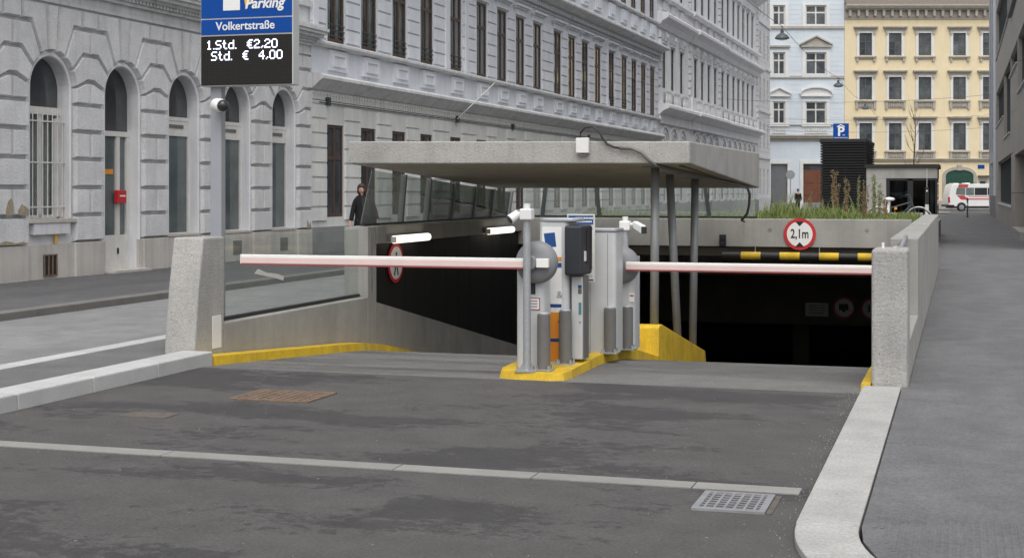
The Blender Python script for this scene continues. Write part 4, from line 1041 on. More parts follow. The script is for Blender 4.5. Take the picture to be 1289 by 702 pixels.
# ------------------------------------------------------------------ building 2: blue and cream facade
U2 = 34.18
b2 = facade_thing('blue_facade_building', 'long pale blue building with brown casement windows above the canopy', U2)
UC = [35.77,37.98,40.25,42.5,45.16,47.77,50.02,52.22,54.44,57.3,59.5,61.68,63.91,66.5,69.08,71.2,73.35,75.5]
L2 = 77.0-U2; xc = [u-U2 for u in UC]
wg = M(); og = [(x-.54,x+.54,.95,3.40) for x in xc]; og[3] = (xc[3]-.54,xc[3]+.54,.95,3.40)
wall_grid(wg, 0, L2, .0, 3.95, og, .24); wg.build('ground_wall', 'render2g', b2)
M().box(0,L2,-.06,.0-.002,-.05,.70).build('plinth', 'plinthgrey', b2)
for x in xc: casement('wg2', 1.08, 2.45, 'frame_brown', 'pane_dark', fw=.08, parent=b2, loc=(x,.09,.95), trans=(.64,))
wu = M(); ou = [(x-.55,x+.55,5.60,8.14) for x in xc]+[(x-.55,x+.55,10.75,13.2) for x in xc]
wall_grid(wu, 0, L2, 4.67, 14.4, ou, .24); wu.build('upper_wall', 'render2', b2)
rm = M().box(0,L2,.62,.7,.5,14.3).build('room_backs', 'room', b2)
bd_ = M(); bd_.box(0,L2,.7,12,-.1,14.4); bd_.box(0,.02,0,.7,0,14.4); bd_.box(L2-.02,L2,0,.7,0,14.4)
bd_.build('body', 'render2', b2)
for i, x in enumerate(xc):
    o = casement('wu2', 1.10, 2.54, 'frame_brown', 'pane', fw=.085, mull=1, parent=b2, loc=(x,.065,5.60), trans=(.66,), curtain=True)
    o = casement('wu3', 1.10, 2.45, 'frame_brown', 'pane_dark', fw=.085, mull=1, parent=b2, loc=(x,.08,10.75), trans=(.66,))
    if i < 5 or i == 13 or i == 14:
        rl = M()
        for z in (5.75,5.9,6.05): rl.box(-.55,.55,-.03,-.01,z,z+.025)
        rl.build('window_rail', 'frame_dark', b2, (x,0,0))
    hd_ = M().box(-.68,.68,-.09,0,8.2,8.42).box(-.78,.78,-.16,0,8.42,8.49).box(-.84,.84,-.24,0,8.49,8.56).box(-.64,-.55,-.03,0,5.6,8.2).box(.55,.64,-.03,0,5.6,8.2)
    hd_.build('window_surround', 'stone2', b2, (x,0,0))
    pn_ = M().box(-.58,.58,-.12,-.05,4.82,5.36)
    o = pn_.build('panel', 'stone2', b2, (x,0,0))
    pf = M().box(-.40,.40,-.155,-.121,4.93,4.98).box(-.40,.40,-.155,-.121,5.21,5.26).box(-.40,-.35,-.155,-.121,4.98,5.21).box(.35,.40,-.155,-.121,4.98,5.21)
    pf.build('panel_frame', 'stone2', o)
    pn_ = M().box(-.58,.58,-.10,-.0,9.75,10.4).build('panel', 'stone2', b2, (x,0,0)); M().box(-.36,.36,-.13,-.101,9.88,10.26).build('panel_frame', 'render2', pn_)
# stone courses between the windows
def blk(wd, h, m): return M().prism(inset([(-wd/2,0),(wd/2,0),(wd/2,h),(-wd/2,h)], .012), -.05, 0, [(-wd/2,.01),(wd/2,.01),(wd/2,h-.01),(-wd/2,h-.01)]).mesh('stone', m)
edges = [-.0]+xc+[L2]; cache_b = {}
for i in range(len(edges)-1):
    xa = edges[i]+(.66 if i else .05); xb = edges[i+1]-(.66 if i < len(xc) else .05); wd = round(xb-xa, 2)
    for lvl, z0, nr, m, mg in (('u',5.64,7,'stone2',.02),('g',.86,8,'stone2g',-.12)):
        w_ = wd-mg
        if w_ < .15: continue
        k = (w_, m)
        if k not in cache_b: cache_b[k] = blk(w_, .355, m)
        for r_ in range(nr): link('stone', cache_b[k], b2, ((xa+xb)/2,0,z0+r_*.384))
# mouldings
fz_ = M(); fz_.prismx([(0.0,3.92),(-.03,3.92),(-.04,3.96),(-.03,4.0),(0,4.0)], 0, L2)
fz_.prismx([(.0,4.27),(-.08,4.27),(-.16,4.34),(-.36,4.50),(-.42,4.53),(-.42,4.60),(-.34,4.66),(0,4.70)], -.05, L2+.12); fz_.prismx([(0,5.40),(-.17,5.40),(-.24,5.46),(-.24,5.52),(-.16,5.56),(0,5.58)], -.02, L2+.05)
M().box(-.0,L2,-.05,-.001,4.70,5.40).build('parapet', 'render2', b2)
fz_.prismx([(0,8.72),(-.05,8.72),(-.07,8.80),(0,8.80)], 0, L2)
fz_.prismx([(0,9.02),(-.12,9.02),(-.34,9.12),(-.58,9.18),(-.62,9.22),(-.62,9.30),(-.50,9.38),(0,9.46)], -.1, L2+.35)
fz_.prismx([(0,10.5),(-.13,10.5),(-.18,10.57),(-.16,10.66),(0,10.68)], 0, L2); fz_.prismx([(0,14.2),(-.5,14.35),(-.5,14.5),(0,14.6)], 0, L2+.2)
fz_.build('cornice', 'cornice', b2)
M().box(0,L2,-.022,0,4.02,4.265).build('frieze', 'render2g', b2)
dn = M(); x = .1
while x < L2-.1: dn.lathe([(.055,0),(.05,-.03),(.02,-.045)], (x,-.022,4.19), 'y', 8); dn.box(x-.02,x+.02,-.045,-.022,4.05,4.14); x += .19
o = dn.build('frieze_ornament', 'stone2g', b2); o['kind'] = 'stuff'
dn = M(); x = .05
while x < L2: dn.box(x,x+.12,-.20,-.0,8.84,9.0); x += .25
o = dn.build('dentils', 'stone2', b2); o['kind'] = 'stuff'
pl2 = M()
for x in (xc[4]-.95,xc[4]+.95,.25,xc[13]-.9): pl2.box(x-.14,x+.14,-.09,0,5.58,8.7); pl2.box(x-.18,x+.18,-.12,0,5.58,5.85)
pl2.build('pilaster', 'stone2', b2)
wr = M().tube([(.5,-.06,3.955),(11,-.06,3.965),(20,-.06,3.96),(42,-.06,3.96)], .012, 5)
for x in (1.0,11.0,17.0,28.0): wr.box(x-.08,x+.08,-.12,-.02,3.88,4.1)
wr.build('wall_cable', 'frame_dark', b2)
M().tube([(10.9,-.10,4.0),(12.1,-1.0,5.25)], .016, 6).build('flag_rod', 'frame_white', b2)

# ------------------------------------------------------------------ building 3: grey, heavily ornamented
U3 = 77.05
b3 = facade_thing('ornate_grey_building', 'grey ornamented building with balustrades and tight windows down the street', U3)
X3 = [u-U3 for u in (78.6,80.9,83.5,87.9,90.2,92.55,94.9,97.75,100.0,102.4,104.6,106.85,109.1,111.4)]; L3 = 114.2-U3
w3 = M(); o3 = [(x-.5,x+.5,z0,z1) for x in X3 for z0, z1 in ((1.1,3.9),(7.25,9.6),(12.5,14.9))]
wall_grid(w3, 0, L3, 0, 17.5, o3, .3); w3.build('wall', 'render3', b3)
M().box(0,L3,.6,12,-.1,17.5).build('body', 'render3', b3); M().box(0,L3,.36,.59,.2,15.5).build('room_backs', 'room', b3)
for x in X3:
    for z0, z1 in ((1.1,3.9),(7.25,9.6),(12.5,14.9)):
        casement('w3', 1.0, z1-z0, 'frame_dark', 'pane_dark', fw=.07, parent=b3, loc=(x,.10,z0), trans=(.66,))
    M().box(-.68,.68,-.12,0,9.65,9.8).box(-.3,.3,-.18,0,9.8,10.3).box(-.62,-.35,-.13,0,9.85,10.2).box(.35,.62,-.13,0,9.85,10.2).box(-.64,-.52,-.035,0,7.2,9.65).box(.52,.64,-.035,0,7.2,9.65).lathe([(.16,-.12),(.12,-.26),(.02,-.3)], (0,0,10.05), 'y', 8).build('window_surround', 'orn3', b3, (x,0,0))
    M().box(-.62,.62,-.1,0,14.95,15.1).box(-.64,-.52,-.035,0,12.45,14.95).box(.52,.64,-.035,0,12.45,14.95).box(-.75,.75,-.2,0,15.1,15.2).build('window_surround', 'orn3', b3, (x,0,0))
    am = M(); n = 10
    for r0, r1, y_ in ((.95,1.08,-.12),(.55,.66,-.10)):
        for k in range(n):
            a0, a1 = math.pi*k/n, math.pi*(k+1)/n
            am.prism([(r0*math.cos(a0),4.35+r0*math.sin(a0)*.8),(r1*math.cos(a0),4.35+r1*math.sin(a0)*.8),(r1*math.cos(a1),4.35+r1*math.sin(a1)*.8),(r0*math.cos(a1),4.35+r0*math.sin(a1)*.8)], y_, 0)
    for a in (40,65,90,115,140): am.prism([(math.cos(R(a+s))*q,4.35+math.sin(R(a+s))*q*.8) for q, s in ((.2,-6),(.9,-4),(.9,4),(.2,6))], -.06, 0)
    am.build('arch_ornament', 'orn3', b3, (x,0,0))
    ba = M().box(-.7,.7,-.30,-.22,7.0,7.1).box(-.7,.7,-.30,-.22,6.38,6.44)
    for k in range(9): ba.lathe([(.03,6.44),(.055,6.6),(.03,6.85),(.03,7.0)], (-.6+.15*k,-.26,0), 'z', 6)
    ba.build('balustrade', 'orn3', b3, (x,0,0)); M().box(-.52,.52,-.12,0,11.5,11.95).build('panel', 'orn3', b3, (x,0,0))
m3 = M(); SEC = [(0,86.0-U3,.0),(86.0-U3,96.4-U3,.12),(96.4-U3,L3,.0)]
for a, b, e in SEC:
    m3.prismx([(0,5.75),(-.1-e,5.75),(-.3-e,5.95),(-.65-e,6.1),(-.65-e,6.25),(-.5-e,6.34),(0,6.36)], a-.1, b+.1)
    m3.prismx([(0,10.45),(-.1-e,10.45),(-.25-e,10.75),(-.6-e,10.95),(-.62-e,11.1),(-.5-e,11.22),(0,11.3)], a-.15, b+.15)
    m3.prismx([(0,12.0),(-.2-e,12.0),(-.3-e,12.12),(-.28-e,12.28),(0,12.34)], a-.1, b+.1); m3.box(a,b,-.1-e,-.001,6.36,7.2) ; m3.box(a,b,-.14-e,-.001,5.3,5.74)
m3.prismx([(0,16.0),(-.4,16.2),(-.8,16.5),(-.8,16.75),(0,16.9)], 0, L3+.2); m3.prismx([(0,4.0),(-.1,4.0),(-.12,4.12),(0,4.2)], 0, L3)
m3.build('cornice', 'render3', b3)
qs = M().prism(inset([(-.28,0),(.28,0),(.28,.4),(-.28,.4)], .03), -.14, 0, [(-.28,.02),(.28,.02),(.28,.38),(-.28,.38)]).mesh('stone', 'orn3')
for x in (.3,86.0-U3,96.4-U3,L3-.35):
    for r_ in range(7): link('stone', qs, b3, (x,0,7.3+r_*.43))
    for r_ in range(8): link('stone', qs, b3, (x,0,12.4+r_*.43))
gq = M().prism(inset([(-.5,0),(.5,0),(.5,.4),(-.5,.4)], .03), -.1, 0, [(-.5,.02),(.5,.02),(.5,.38),(-.5,.38)]).mesh('stone', 'orn3')
for xa, xb in zip([-.4]+X3, X3+[L3+.4]):
    for r_ in range(7): link('stone', gq, b3, ((xa+xb)/2,0,1.0+r_*.42))
M().box(0,L3,-.12,0,-.05,.95).build('plinth', 'plinthgrey', b3)
# ------------------------------------------------------------------ building 4: plain pale corner house
U4 = 114.25
b4 = facade_thing('pale_corner_building', 'plain pale grey corner building with narrow windows at the street end', U4)
X4 = [1.6,3.8,6.0]; L4 = 7.2; w4 = M()
o4 = [(x-.42,x+.42,z0,z0+2.1) for x in X4 for z0 in (1.3,5.0,8.6,12.2,15.6)]
o4 = [o for o in o4]
wall_grid(w4, 0, L4, 0, 19, o4, .2); w4.build('wall', 'render4', b4); M().box(0,L4-.0,.25,12,-.1,19).build('body', 'render4', b4)
for a, b, c, d in o4: casement('w4', b-a, d-c, 'frame_white', 'pane_dark', fw=.05, parent=b4, loc=((a+b)/2,.09,c), trans=(.66,))
c4 = M()
for z in (4.2,7.9,11.4,14.9): c4.box(0,L4+.1,-.1,0,z,z+.14)
for k in range(40): c4.box(0,L4,-.012,0,4.4+k*.36,4.4+k*.36+.03) if k % 10 else None
c4.box(0,L4,-.08,0,-.05,1.1); c4.build('string_course', 'cornice', b4)
# ================================================================== CROSS STREET AND THE HOUSES FACING US
def facing(name, label, cat, lat, dep, z=0, group=None):
    return thing(name, label, cat, (-SN*dep+CS*lat, CS*dep+SN*lat, z), YAW, group)
def fpt(lat, dep): return (-SN*dep+CS*lat, CS*dep+SN*lat)
struct(M().sheet([fpt(-60,112),fpt(110,112),fpt(110,130),fpt(-60,130)], -.085).build('cross_street', 'asphalt_lane'))
struct(M().prismz([fpt(-60,126.5),fpt(110,126.5),fpt(110,130.4),fpt(-60,130.4)], -.13, .03).build('pavement', 'asphalt_walk'))
def win(b, x, z, wd, h, frame, pane, key, trans, mull=1, bars=(), fw=.06): return casement(key, wd, h, frame, pane, fw=fw, mull=mull, parent=b, loc=(x,.14,z), trans=trans, bars=bars)
# yellow house
by = facing('yellow_house', 'yellow house with grey window hoods and a green arched gate across the street end', 'building', 29.72, 130)
YX = [1.88,4.52,7.17,10.26,12.92,15.8,18.6]; YL = 20.5
wy = M(); oy = [(x-.57,x+.57,a,b) for x in YX for a, b in ((13.72,15.72),(9.78,11.80),(5.27,7.68))]
oy += [(x-.5,x+.5,1.0,3.3) for x in (1.88,4.52,7.17)]+[(12.0,12.7,.02,2.75)]
gx0, gx1 = 9.02, 11.50
wall_grid(wy, 0, YL, 0, 18.3, oy+[(gx0,gx1,0,3.0)], .2)
n = 10; ga = [(10.26+1.24*math.cos(math.pi*k/n), 3.0+.52*math.sin(math.pi*k/n)) for k in range(n+1)]
wy.build('wall', 'facade_yellow', by)
M().box(0,YL,.45,10,-.1,18.3).build('body', 'facade_yellow', by)
M().prism([(gx0,.0),(gx1,.0)]+ga, -.012, -.002).build('gate', 'door_green', by)
gp = M()
for k in range(11): gp.box(gx0+.08+k*.225, gx0+.25+k*.225, -.03, -.0125, .05, 3.0)
gp.build('gate_boards', 'door_green', by)
ar = M()
for k in range(n):
    a0, a1 = math.pi*k/n, math.pi*(k+1)/n
    ar.prism([(10.26+q*math.cos(a), 3.0+s*math.sin(a)) for q, s, a in ((1.24,.52,a0),(1.52,.80,a0),(1.52,.80,a1),(1.24,.52,a1))], -.10, 0)
ar.box(8.74,9.02,-.10,0,0,3.0).box(11.50,11.78,-.10,0,0,3.0).box(10.05,10.47,-.16,0,3.45,3.95); ar.build('gate_arch', 'trim_grey', by)
def ysur(x, z, h, rown):
    m = M().box(-.80,-.57,-.07,0,z-.06,z+h+.15).box(.57,.80,-.07,0,z-.06,z+h+.15).box(-.57,.57,-.07,0,z+h+.001,z+h+.15)
    m.build('window_surround', 'trim_white', by, (x,0,0))
    m = M().box(-.92,.92,-.10,0,z+h+.16,z+h+.36).box(-1.0,1.0,-.22,0,z+h+.36,z+h+.46).box(-1.08,1.08,-.34,0,z+h+.46,z+h+.58).box(-.86,-.66,-.16,0,z+h-.12,z+h+.16).box(.66,.86,-.16,0,z+h-.12,z+h+.16)
    m.build('window_hood', 'trim_grey', by, (x,0,0))
    m = M().box(-.95,.95,-.22,0,z-.2,z-.07)
    if rown == 0: m.box(-.80,.80,-.08,0,z-.36,z-.2).box(-.85,-.66,-.16,0,z-.55,z-.2).box(.66,.85,-.16,0,z-.55,z-.2)
    else:
        m.box(-.86,.86,-.07,0,z-.75,z-.2).box(-.90,-.70,-.17,0,z-.85,z-.2).box(.70,.90,-.17,0,z-.85,z-.2)
        for k in range(8): m.lathe([(.025,z-.72),(.06,z-.58),(.03,z-.32),(.03,z-.22)], (-.52+.149*k,-.11,0), 'z', 6)
    m.build('sill', 'trim_grey', by, (x,0,0))
for x in YX:
    for i, (a, b) in enumerate(((13.72,15.72),(9.78,11.80),(5.27,7.68))):
        win(by, x, a, 1.14, b-a, 'frame_green', 'pane_far', 'wy%d' % i, (.62,), 1, (.3,)); ysur(x, a, b-a, i)
for x in (1.88,4.52,7.17): win(by, x, 1.0, 1.0, 2.3, 'frame_green', 'pane_far', 'wyg', (.62,))
M().box(12.0,12.7,.02,.1,0,2.75).build('side_door', 'frame_white', by); M().box(12.1,12.6,.01,.019,1.6,2.5).build('pane', 'pane_far', by)
M().box(11.9,12.9,-.5,0,2.85,3.0).build('door_canopy', 'frame_dark', by)
M().box(11.9,12.5,-.04,-.002,3.62,3.95).build('house_number_plate', 'blue', by)
M().box(0,YL,-.16,0,4.28,4.42).box(0,YL,-.25,0,4.42,4.52).build('string_course', 'trim_grey', by)
cy = M().box(0,YL,-.10,0,16.95,17.1).box(0,YL,-.14,0,17.1,17.75).box(0,YL,-.55,0,17.75,17.9).box(-.0,YL,-.75,0,17.9,18.05).box(0,YL,-.85,0,18.05,18.2)
x = .3
while x < YL: cy.box(x,x+.22,-.5,-.141,17.2,17.74); x += .75
x = .67
while x < YL: cy.lathe([(.12,-.14),(.1,-.2),(.03,-.22)], (x,0,17.45), 'y', 8); x += .75
cy.build('cornice', 'trim_grey', by)
M().box(0,YL,-.08,0,-.05,.75).build('plinth', 'trim_grey', by)
M().prismx([(-.8,18.21),(6,22.5),(6,18.21)], 0, YL).build('roof', 'roof', by)
# light blue house
bb = facing('light_blue_house', 'light blue house with white window surrounds and a brown door across the street', 'building', 17.7, 130)
BL = 29.70-17.7; dA, dB = 23.86-17.7, 27.16-17.7
A_ = [(dA-3.2,1.1),(dA,1.1),(dB,1.85)]
Z3 = ((16.4,18.2),(12.0,14.0),(7.6,9.6)); wb = M(); ob = [(x-w_/2,x+w_/2,a,b) for x, w_ in A_ for a, b in Z3]
ob += [(dA-.75,dA+.75,.02,4.05),(dB-1.15,dB+1.15,.02,4.05)]
wall_grid(wb, 0, BL, 0, 22, ob, .2); wb.build('wall', 'facade_blue', bb); M().box(0,BL,.4,10,-.1,22).build('body', 'facade_blue', bb)
M().box(dA-.75,dA+.75,.1,.18,.02,4.05).build('shop_front', 'greypanel', bb)
dr = M().box(dB-1.15,dB+1.15,.1,.18,.02,3.5).build('door', 'door_brown', bb); M().box(dB-1.15,dB+1.15,.12,.18,3.51,4.05).build('transom_light', 'pane_far', bb)
pn_ = M()
for s in (-.58,.58):
    for z0, z1 in ((.25,1.1),(1.25,2.2),(2.35,3.3)): pn_.box(dB+s-.42,dB+s+.42,.07,.099,z0,z1)
pn_.build('door_panels', 'door_brown', dr)
for c_, h_ in ((dA,.75),(dB,1.15)):
    M().box(c_-h_-.28,c_-h_,-.10,.0,0,4.05).box(c_+h_,c_+h_+.28,-.10,0,0,4.05).box(c_-h_-.28,c_+h_+.28,-.10,0,4.051,4.35).build('door_surround', 'trim_white', bb)
for x, w_ in A_:
    for i, (a, b) in enumerate(Z3):
        win(bb, x, a, w_, b-a, 'frame_white', 'pane_far', 'wb%d' % i, (.64,), 1, (), .11); h_ = w_/2
        m = M().box(-h_-.30,-h_,-.07,0,a-.1,b+.2).box(h_,h_+.30,-.07,0,a-.1,b+.2).box(-h_,h_,-.07,0,b+.001,b+.2).box(-h_-.36,h_+.36,-.14,0,a-.22,a-.1)
        m.build('window_surround', 'trim_white', bb, (x,0,0))
        if i == 0: continue
        m = M().box(-h_-.42,h_+.42,-.24,0,b+.45,b+.6); hh = h_+.5
        if (i == 1 and w_ > 1.5) or (i == 2 and w_ < 1.5): m.prism([(-hh,b+.601),(hh,b+.601),(0,b+.601+hh*.52)], -.10, 0); m.prism([(-hh-.05,b+.62),(0,b+.62+hh*.52),(hh+.05,b+.62),(hh+.05,b+.74),(0,b+.76+hh*.52),(-hh-.05,b+.74)][::1], -.28, 0)
        elif i == 2:
            n = 10; ac_ = [(hh*math.cos(math.pi*k/n), b+.6+.62*math.sin(math.pi*k/n)) for k in range(n+1)]
            m.prism(ac_, -.10, 0)
            for (p, q) in zip(ac_, ac_[1:]): m.prism([p, (p[0]*1.04,p[1]+.12), (q[0]*1.04,q[1]+.12), q], -.28, 0)
        m.build('window_hood', 'trim_grey' if i == 1 else 'trim_white', bb, (x,0,0))
    m = M().box(-w_/2-.1,w_/2+.1,-.09,0,7.42,7.5).box(-w_/2-.1,w_/2+.1,-.09,0,6.78,6.86); k = -w_/2
    while k < w_/2: m.lathe([(.03,6.86),(.06,7.0),(.03,7.3),(.03,7.42)], (k+.06,-.05,0), 'z', 6); k += .15
    m.build('balustrade', 'trim_white', bb, (x,0,0))
for z0, z1, d_ in ((16.1,16.32,.16),(11.68,11.9,.12),(7.50,7.56,.14)): M().box(0,BL,-d_,0,z0,z1).build('string_course', 'trim_grey', bb)
M().box(0,BL,-.6,0,21.5,22).build('top_cornice', 'trim_grey', bb)
cb = M().box(0,BL,-.32,0,6.32,6.5).box(0,BL,-.42,0,6.5,6.62).box(0,BL,-.12,0,6.1,6.32)
cb.build('cornice', 'trim_grey', bb)
gj = M()
for k in range(34):
    z = 6.9+.42*k
    if 11.5 < z < 12 or 16 < z < 16.4: continue
    e = [0]+[q for x, w_ in A_ for q in (x-w_/2-.31, x+w_/2+.31)]+[BL]
    for a, b in zip(e[::2], e[1::2]): gj.box(a,b,-.014,0,z,z+.025)
gj.build('course_lines', 'facade_blue', bb)['kind'] = 'stuff'; M().box(0,BL,-.06,0,-.05,.6).build('plinth', 'plinthgrey', bb)
# ================================================================== RIGHT-HAND BUILDINGS
br = thing('bronze_building', 'modern building clad in dull bronze panels on the right of the pavement', 'building', (2.0,88,0), R(-90))
def bu(y): return 88-y
ops = [(bu(86),bu(63.5),8.95,11.6),(bu(86),bu(71.6),5.15,7.05),(bu(71.5),bu(62.6),4.05,7.05),(bu(62.5),bu(55),6.25,7.05),(bu(54.5),bu(43),5.1,7.05),(bu(82.2),bu(61.6),1.02,3.15),(bu(57.6),bu(43),0.0,2.98)]
wb = M(); xs = sorted(set([0,46]+[v for o in ops for v in o[:2]])); zs = sorted(set([0,16]+[v for o in ops for v in o[2:]]))
wb.box(0,46,.35,12,-.1,16); wb.build('body', 'black', br)
def panels(x0, x1, z0, z1):
    nx = max(1, round((x1-x0)/3.0)); nz = max(1, round((z1-z0)/1.6))
    for i in range(nx):
        for j in range(nz):
            a, b = x0+(x1-x0)*i/nx, x0+(x1-x0)*(i+1)/nx; c, d = z0+(z1-z0)*j/nz, z0+(z1-z0)*(j+1)/nz
            M().box(a+.008,b-.008,-.02,.349,c+.008,d-.008).build('panel', 'bronze', br)
for i in range(len(xs)-1):
    cx = (xs[i]+xs[i+1])/2; run = None; j = 0
    while j < len(zs)-1:
        cz = (zs[j]+zs[j+1])/2
        if any(a < cx < b and c < cz < d for a, b, c, d in ops): j += 1; continue
        k = j
        while k+1 < len(zs)-1 and not any(a < cx < b and c < (zs[k+1]+zs[k+2])/2 < d for a, b, c, d in ops): k += 1
        panels(xs[i], xs[i+1], zs[j], zs[k+1]); j = k+1
for a, b, c, d in ops[:-1]:
    f = M(); nn = max(2, round((b-a)/1.4))
    for k in range(nn+1): f.box(a+(b-a)*k/nn-.03, a+(b-a)*k/nn+.03, .12, .2, c, d)
    f.box(a,b,.12,.2,c,c+.06).box(a,b,.12,.2,d-.06,d); o = f.build('window', 'frame_dark', br); M().box(a,b,.21,.22,c,d).build('pane', 'pane_far', o)
    M().box(a-.02,b+.02,-.09,.2,c-.05,c-.002).build('sill', 'alu', br)
o = M().box(bu(57.4),bu(50),-.12,.3,.0,.30).build('step', 'concrete', br)
for k in range(5): M().box(bu(62)+k*2.2,bu(62)+k*2.2+2.12,-.16,-.03,8.6,13).build('balcony_panel', 'greypanel', br)
bw = thing('white_side_building', 'narrow white building with downpipes beyond the bronze building', 'building', (2.04,106.5,0), R(-90))
M().box(0,18.2,0,10,-.1,19).build('wall', 'whitewall', bw); M().box(0,18.2,-.05,-.002,-.05,1.35).build('plinth', 'plinthgrey', bw)
for x in (5.2,11.3):
    pp = M().cyl((x,-.11,1.4 if x > 8 else .1),(x,-.11,18.8),.06,10)
    for z in (2.4,5,8,11,14): pp.cyl((x,-.11,z),(x,-.11,z+.1),.075,10)
    pp.build('downpipe', 'alu_lid', bw)
M().box(11.0,11.6,-.22,-.06,3.35,4.0).build('pipe_box', 'alu_lid', bw); M().tube([(8,-.05,3.5),(9,-.06,2.9),(10.5,-.06,2.6)], .03, 6).build('lamp_arm', 'alu_lid', bw)
# ================================================================== VAN
va = facing('van', 'white van with red stripes driving along the cross street behind the bollard', 'van', 36.6, 122, -.085)
prof = [(.04,.42),(.02,.95),(.10,1.45),(.26,2.15),(.42,2.30),(3.55,2.30),(3.85,2.22),(4.45,1.40),(5.05,1.18),(5.18,.95),(5.18,.42)]
vb = M().prism(prof, 0, 1.85).build('body', 'carwhite', va, bevel=.05, seg=3); smooth_by_angle(vb, 35)
M().prism([(.62,1.40),(.70,1.98),(1.42,1.98),(1.42,1.36)], -.008, 0).build('window', 'carglass', va); M().prism([(1.47,1.36),(1.47,1.98),(2.15,1.98),(2.15,1.36)], -.008, 0).build('window', 'carglass', va)
M().prism([(2.2,1.36),(2.2,1.98),(3.25,1.98),(3.25,1.36)], -.008, 0).build('window', 'cardark', va); M().prism([(3.3,1.36),(3.3,1.98),(3.72,1.98),(4.2,1.40)], -.008, 0).build('window', 'cardark', va)
M().prism([(.80,2.0),(.88,2.27),(1.70,2.27),(1.60,2.0)], -.01, 0).build('red_stripe', 'carred', va)
M().prism([(.70,1.34),(1.30,1.34),(1.75,.98),(1.08,.98)], -.01, 0).build('red_stripe', 'carred', va); M().prism([(1.62,1.08),(1.74,.98),(5.1,.98),(5.1,1.08)], -.01, 0).build('red_stripe', 'carred', va); M().prism([(1.60,1.34),(1.75,1.22),(5.0,1.22),(5.0,1.28),(1.78,1.28)], -.01, 0).build('red_stripe', 'carred', va)
M().box(.5,.95,.3,1.5,2.30,2.37).build('roof_light', 'carwhite', va, bevel=.02)
M().box(1.55,1.95,.4,1.4,2.301,2.40).build('roof_box', 'carwhite', va, bevel=.03)
M().box(.0,.14,-.012,.12,.72,1.20).build('tail_light', 'lightred', va, bevel=.01)
M().box(-.06,.5,-.01,1.86,.40,.56).build('bumper', 'blacktext', va, bevel=.03)
M().box(.3,5.1,.05,1.8,.26,.42).build('underbody', 'blacktext', va)
for x in (1.10,4.20):
    wq = M().lathe([(.33,.22),(.345,.18),(.345,.0),(.31,-.02),(.22,-.025)], (x,.0,.335), 'y', 28).build('wheel', 'rubber', va)
    M().lathe([(.21,-.026),(.20,-.03),(.10,-.045),(.03,-.05)], (x,.0,.335), 'y', 20).build('rim', 'rim', wq)
    n = 14; arch_ = [(x+.40*math.cos(math.pi*k/n), .36+.40*math.sin(math.pi*k/n)) for k in range(n+1)]
    M().prism(arch_+[(x-.40,.30),(x+.40,.30)], -.004, 0).build('wheel_arch', 'blacktext', va)
# ================================================================== STREET FURNITURE FAR DOWN
bo = thing('bollard', 'thin dark bollard at the far end of the right pavement before the van', 'bollard', (.45,90,.06))
M().lathe([(.07,0),(.07,.05),(.045,.06),(.045,1.0),(.06,1.01),(.06,1.12),(.02,1.18)], (0,0,0), 'z', 14).build('post', 'frame_dark', bo); M().lathe([(.047,.72),(.047,.86)], (0,0,0), 'z', 14).build('band', 'frame_white', bo)
rs = thing('road_sign', 'round traffic sign seen from its grey back on a thin post', 'road sign', (-12.2,111.2,.0))
M().cyl((0,0,0),(0,0,3.2),.035,10).build('post', 'steel', rs); M().lathe([(.34,-.03),(.34,-.05)], (0,0,2.85), 'y', 28).build('plate', 'alu_lid', rs); M().box(-.2,.2,-.05,-.03,.9,1.4).build('lower_plate', 'frame_white', rs)
# hanging street lamps and wires
for (y, z, lab, s) in ((52.0,7.12,'dark bowl lamp hung on a wire, largest and nearest, before the light blue house',1),(77.0,7.15,'dark bowl lamp hung on a wire at the joint of blue and yellow houses',1),(99.5,7.2,'smallest dark bowl lamp hung low before the yellow house',1)):
    hl_ = thing('hanging_lamp', lab, 'street lamp', (-6.0,y,z), 0, 'street lamps hung over the street')
    smooth_by_angle(M().lathe([(.26,-.10),(.25,-.06),(.18,.03),(.09,.08),(.06,.10),(.06,.2),(.02,.22)], (0,0,0), 'z', 24).build('shade', 'frame_green', hl_))
    M().lathe([(.2,-.12),(.17,-.14),(.05,-.16)], (0,0,.0), 'z', 20).build('diffuser', 'frame_white', hl_); M().cyl((0,0,.2),(0,0,.36),.012,6).build('hook', 'frame_dark', hl_)
def sag(a, b, s, n=14):
    a, b = Vector(a), Vector(b); return [tuple(a.lerp(b, k/n)-Vector((0,0,s*4*(k/n)*(1-k/n)))) for k in range(n+1)]
wc = M(); A1, A2, A3 = (-6,52,7.46), (-6,77,7.5), (-6,99.5,7.55)
for a, b in (((-6,27,7.5),A1),(A1,A2),(A2,A3),(A3,(-6,126,7.6))): wc.tube(sag(a, b, .22), .011, 4)
o = wc.build('overhead_cable', 'frame_dark'); tag(o, 'thin cable linking the hanging lamps along the street', 'cable')
for i, (y, z, d) in enumerate(((99.5,7.55,.15),(112.5,6.9,.1),(118,6.2,.1))):
    o = M().tube(sag((-15.2+(.3 if i else 0),y,z+.35), (2.03 if y < 106 else 2.6,y,z+.35), d+.2), .010, 4).build('span_wire', 'frame_dark')
    tag(o, ['thin wire spanning the street at the smallest hanging lamp','thin wire spanning the street end just above the parking sign','lowest thin wire spanning the street end before the yellow house'][i], 'wire')
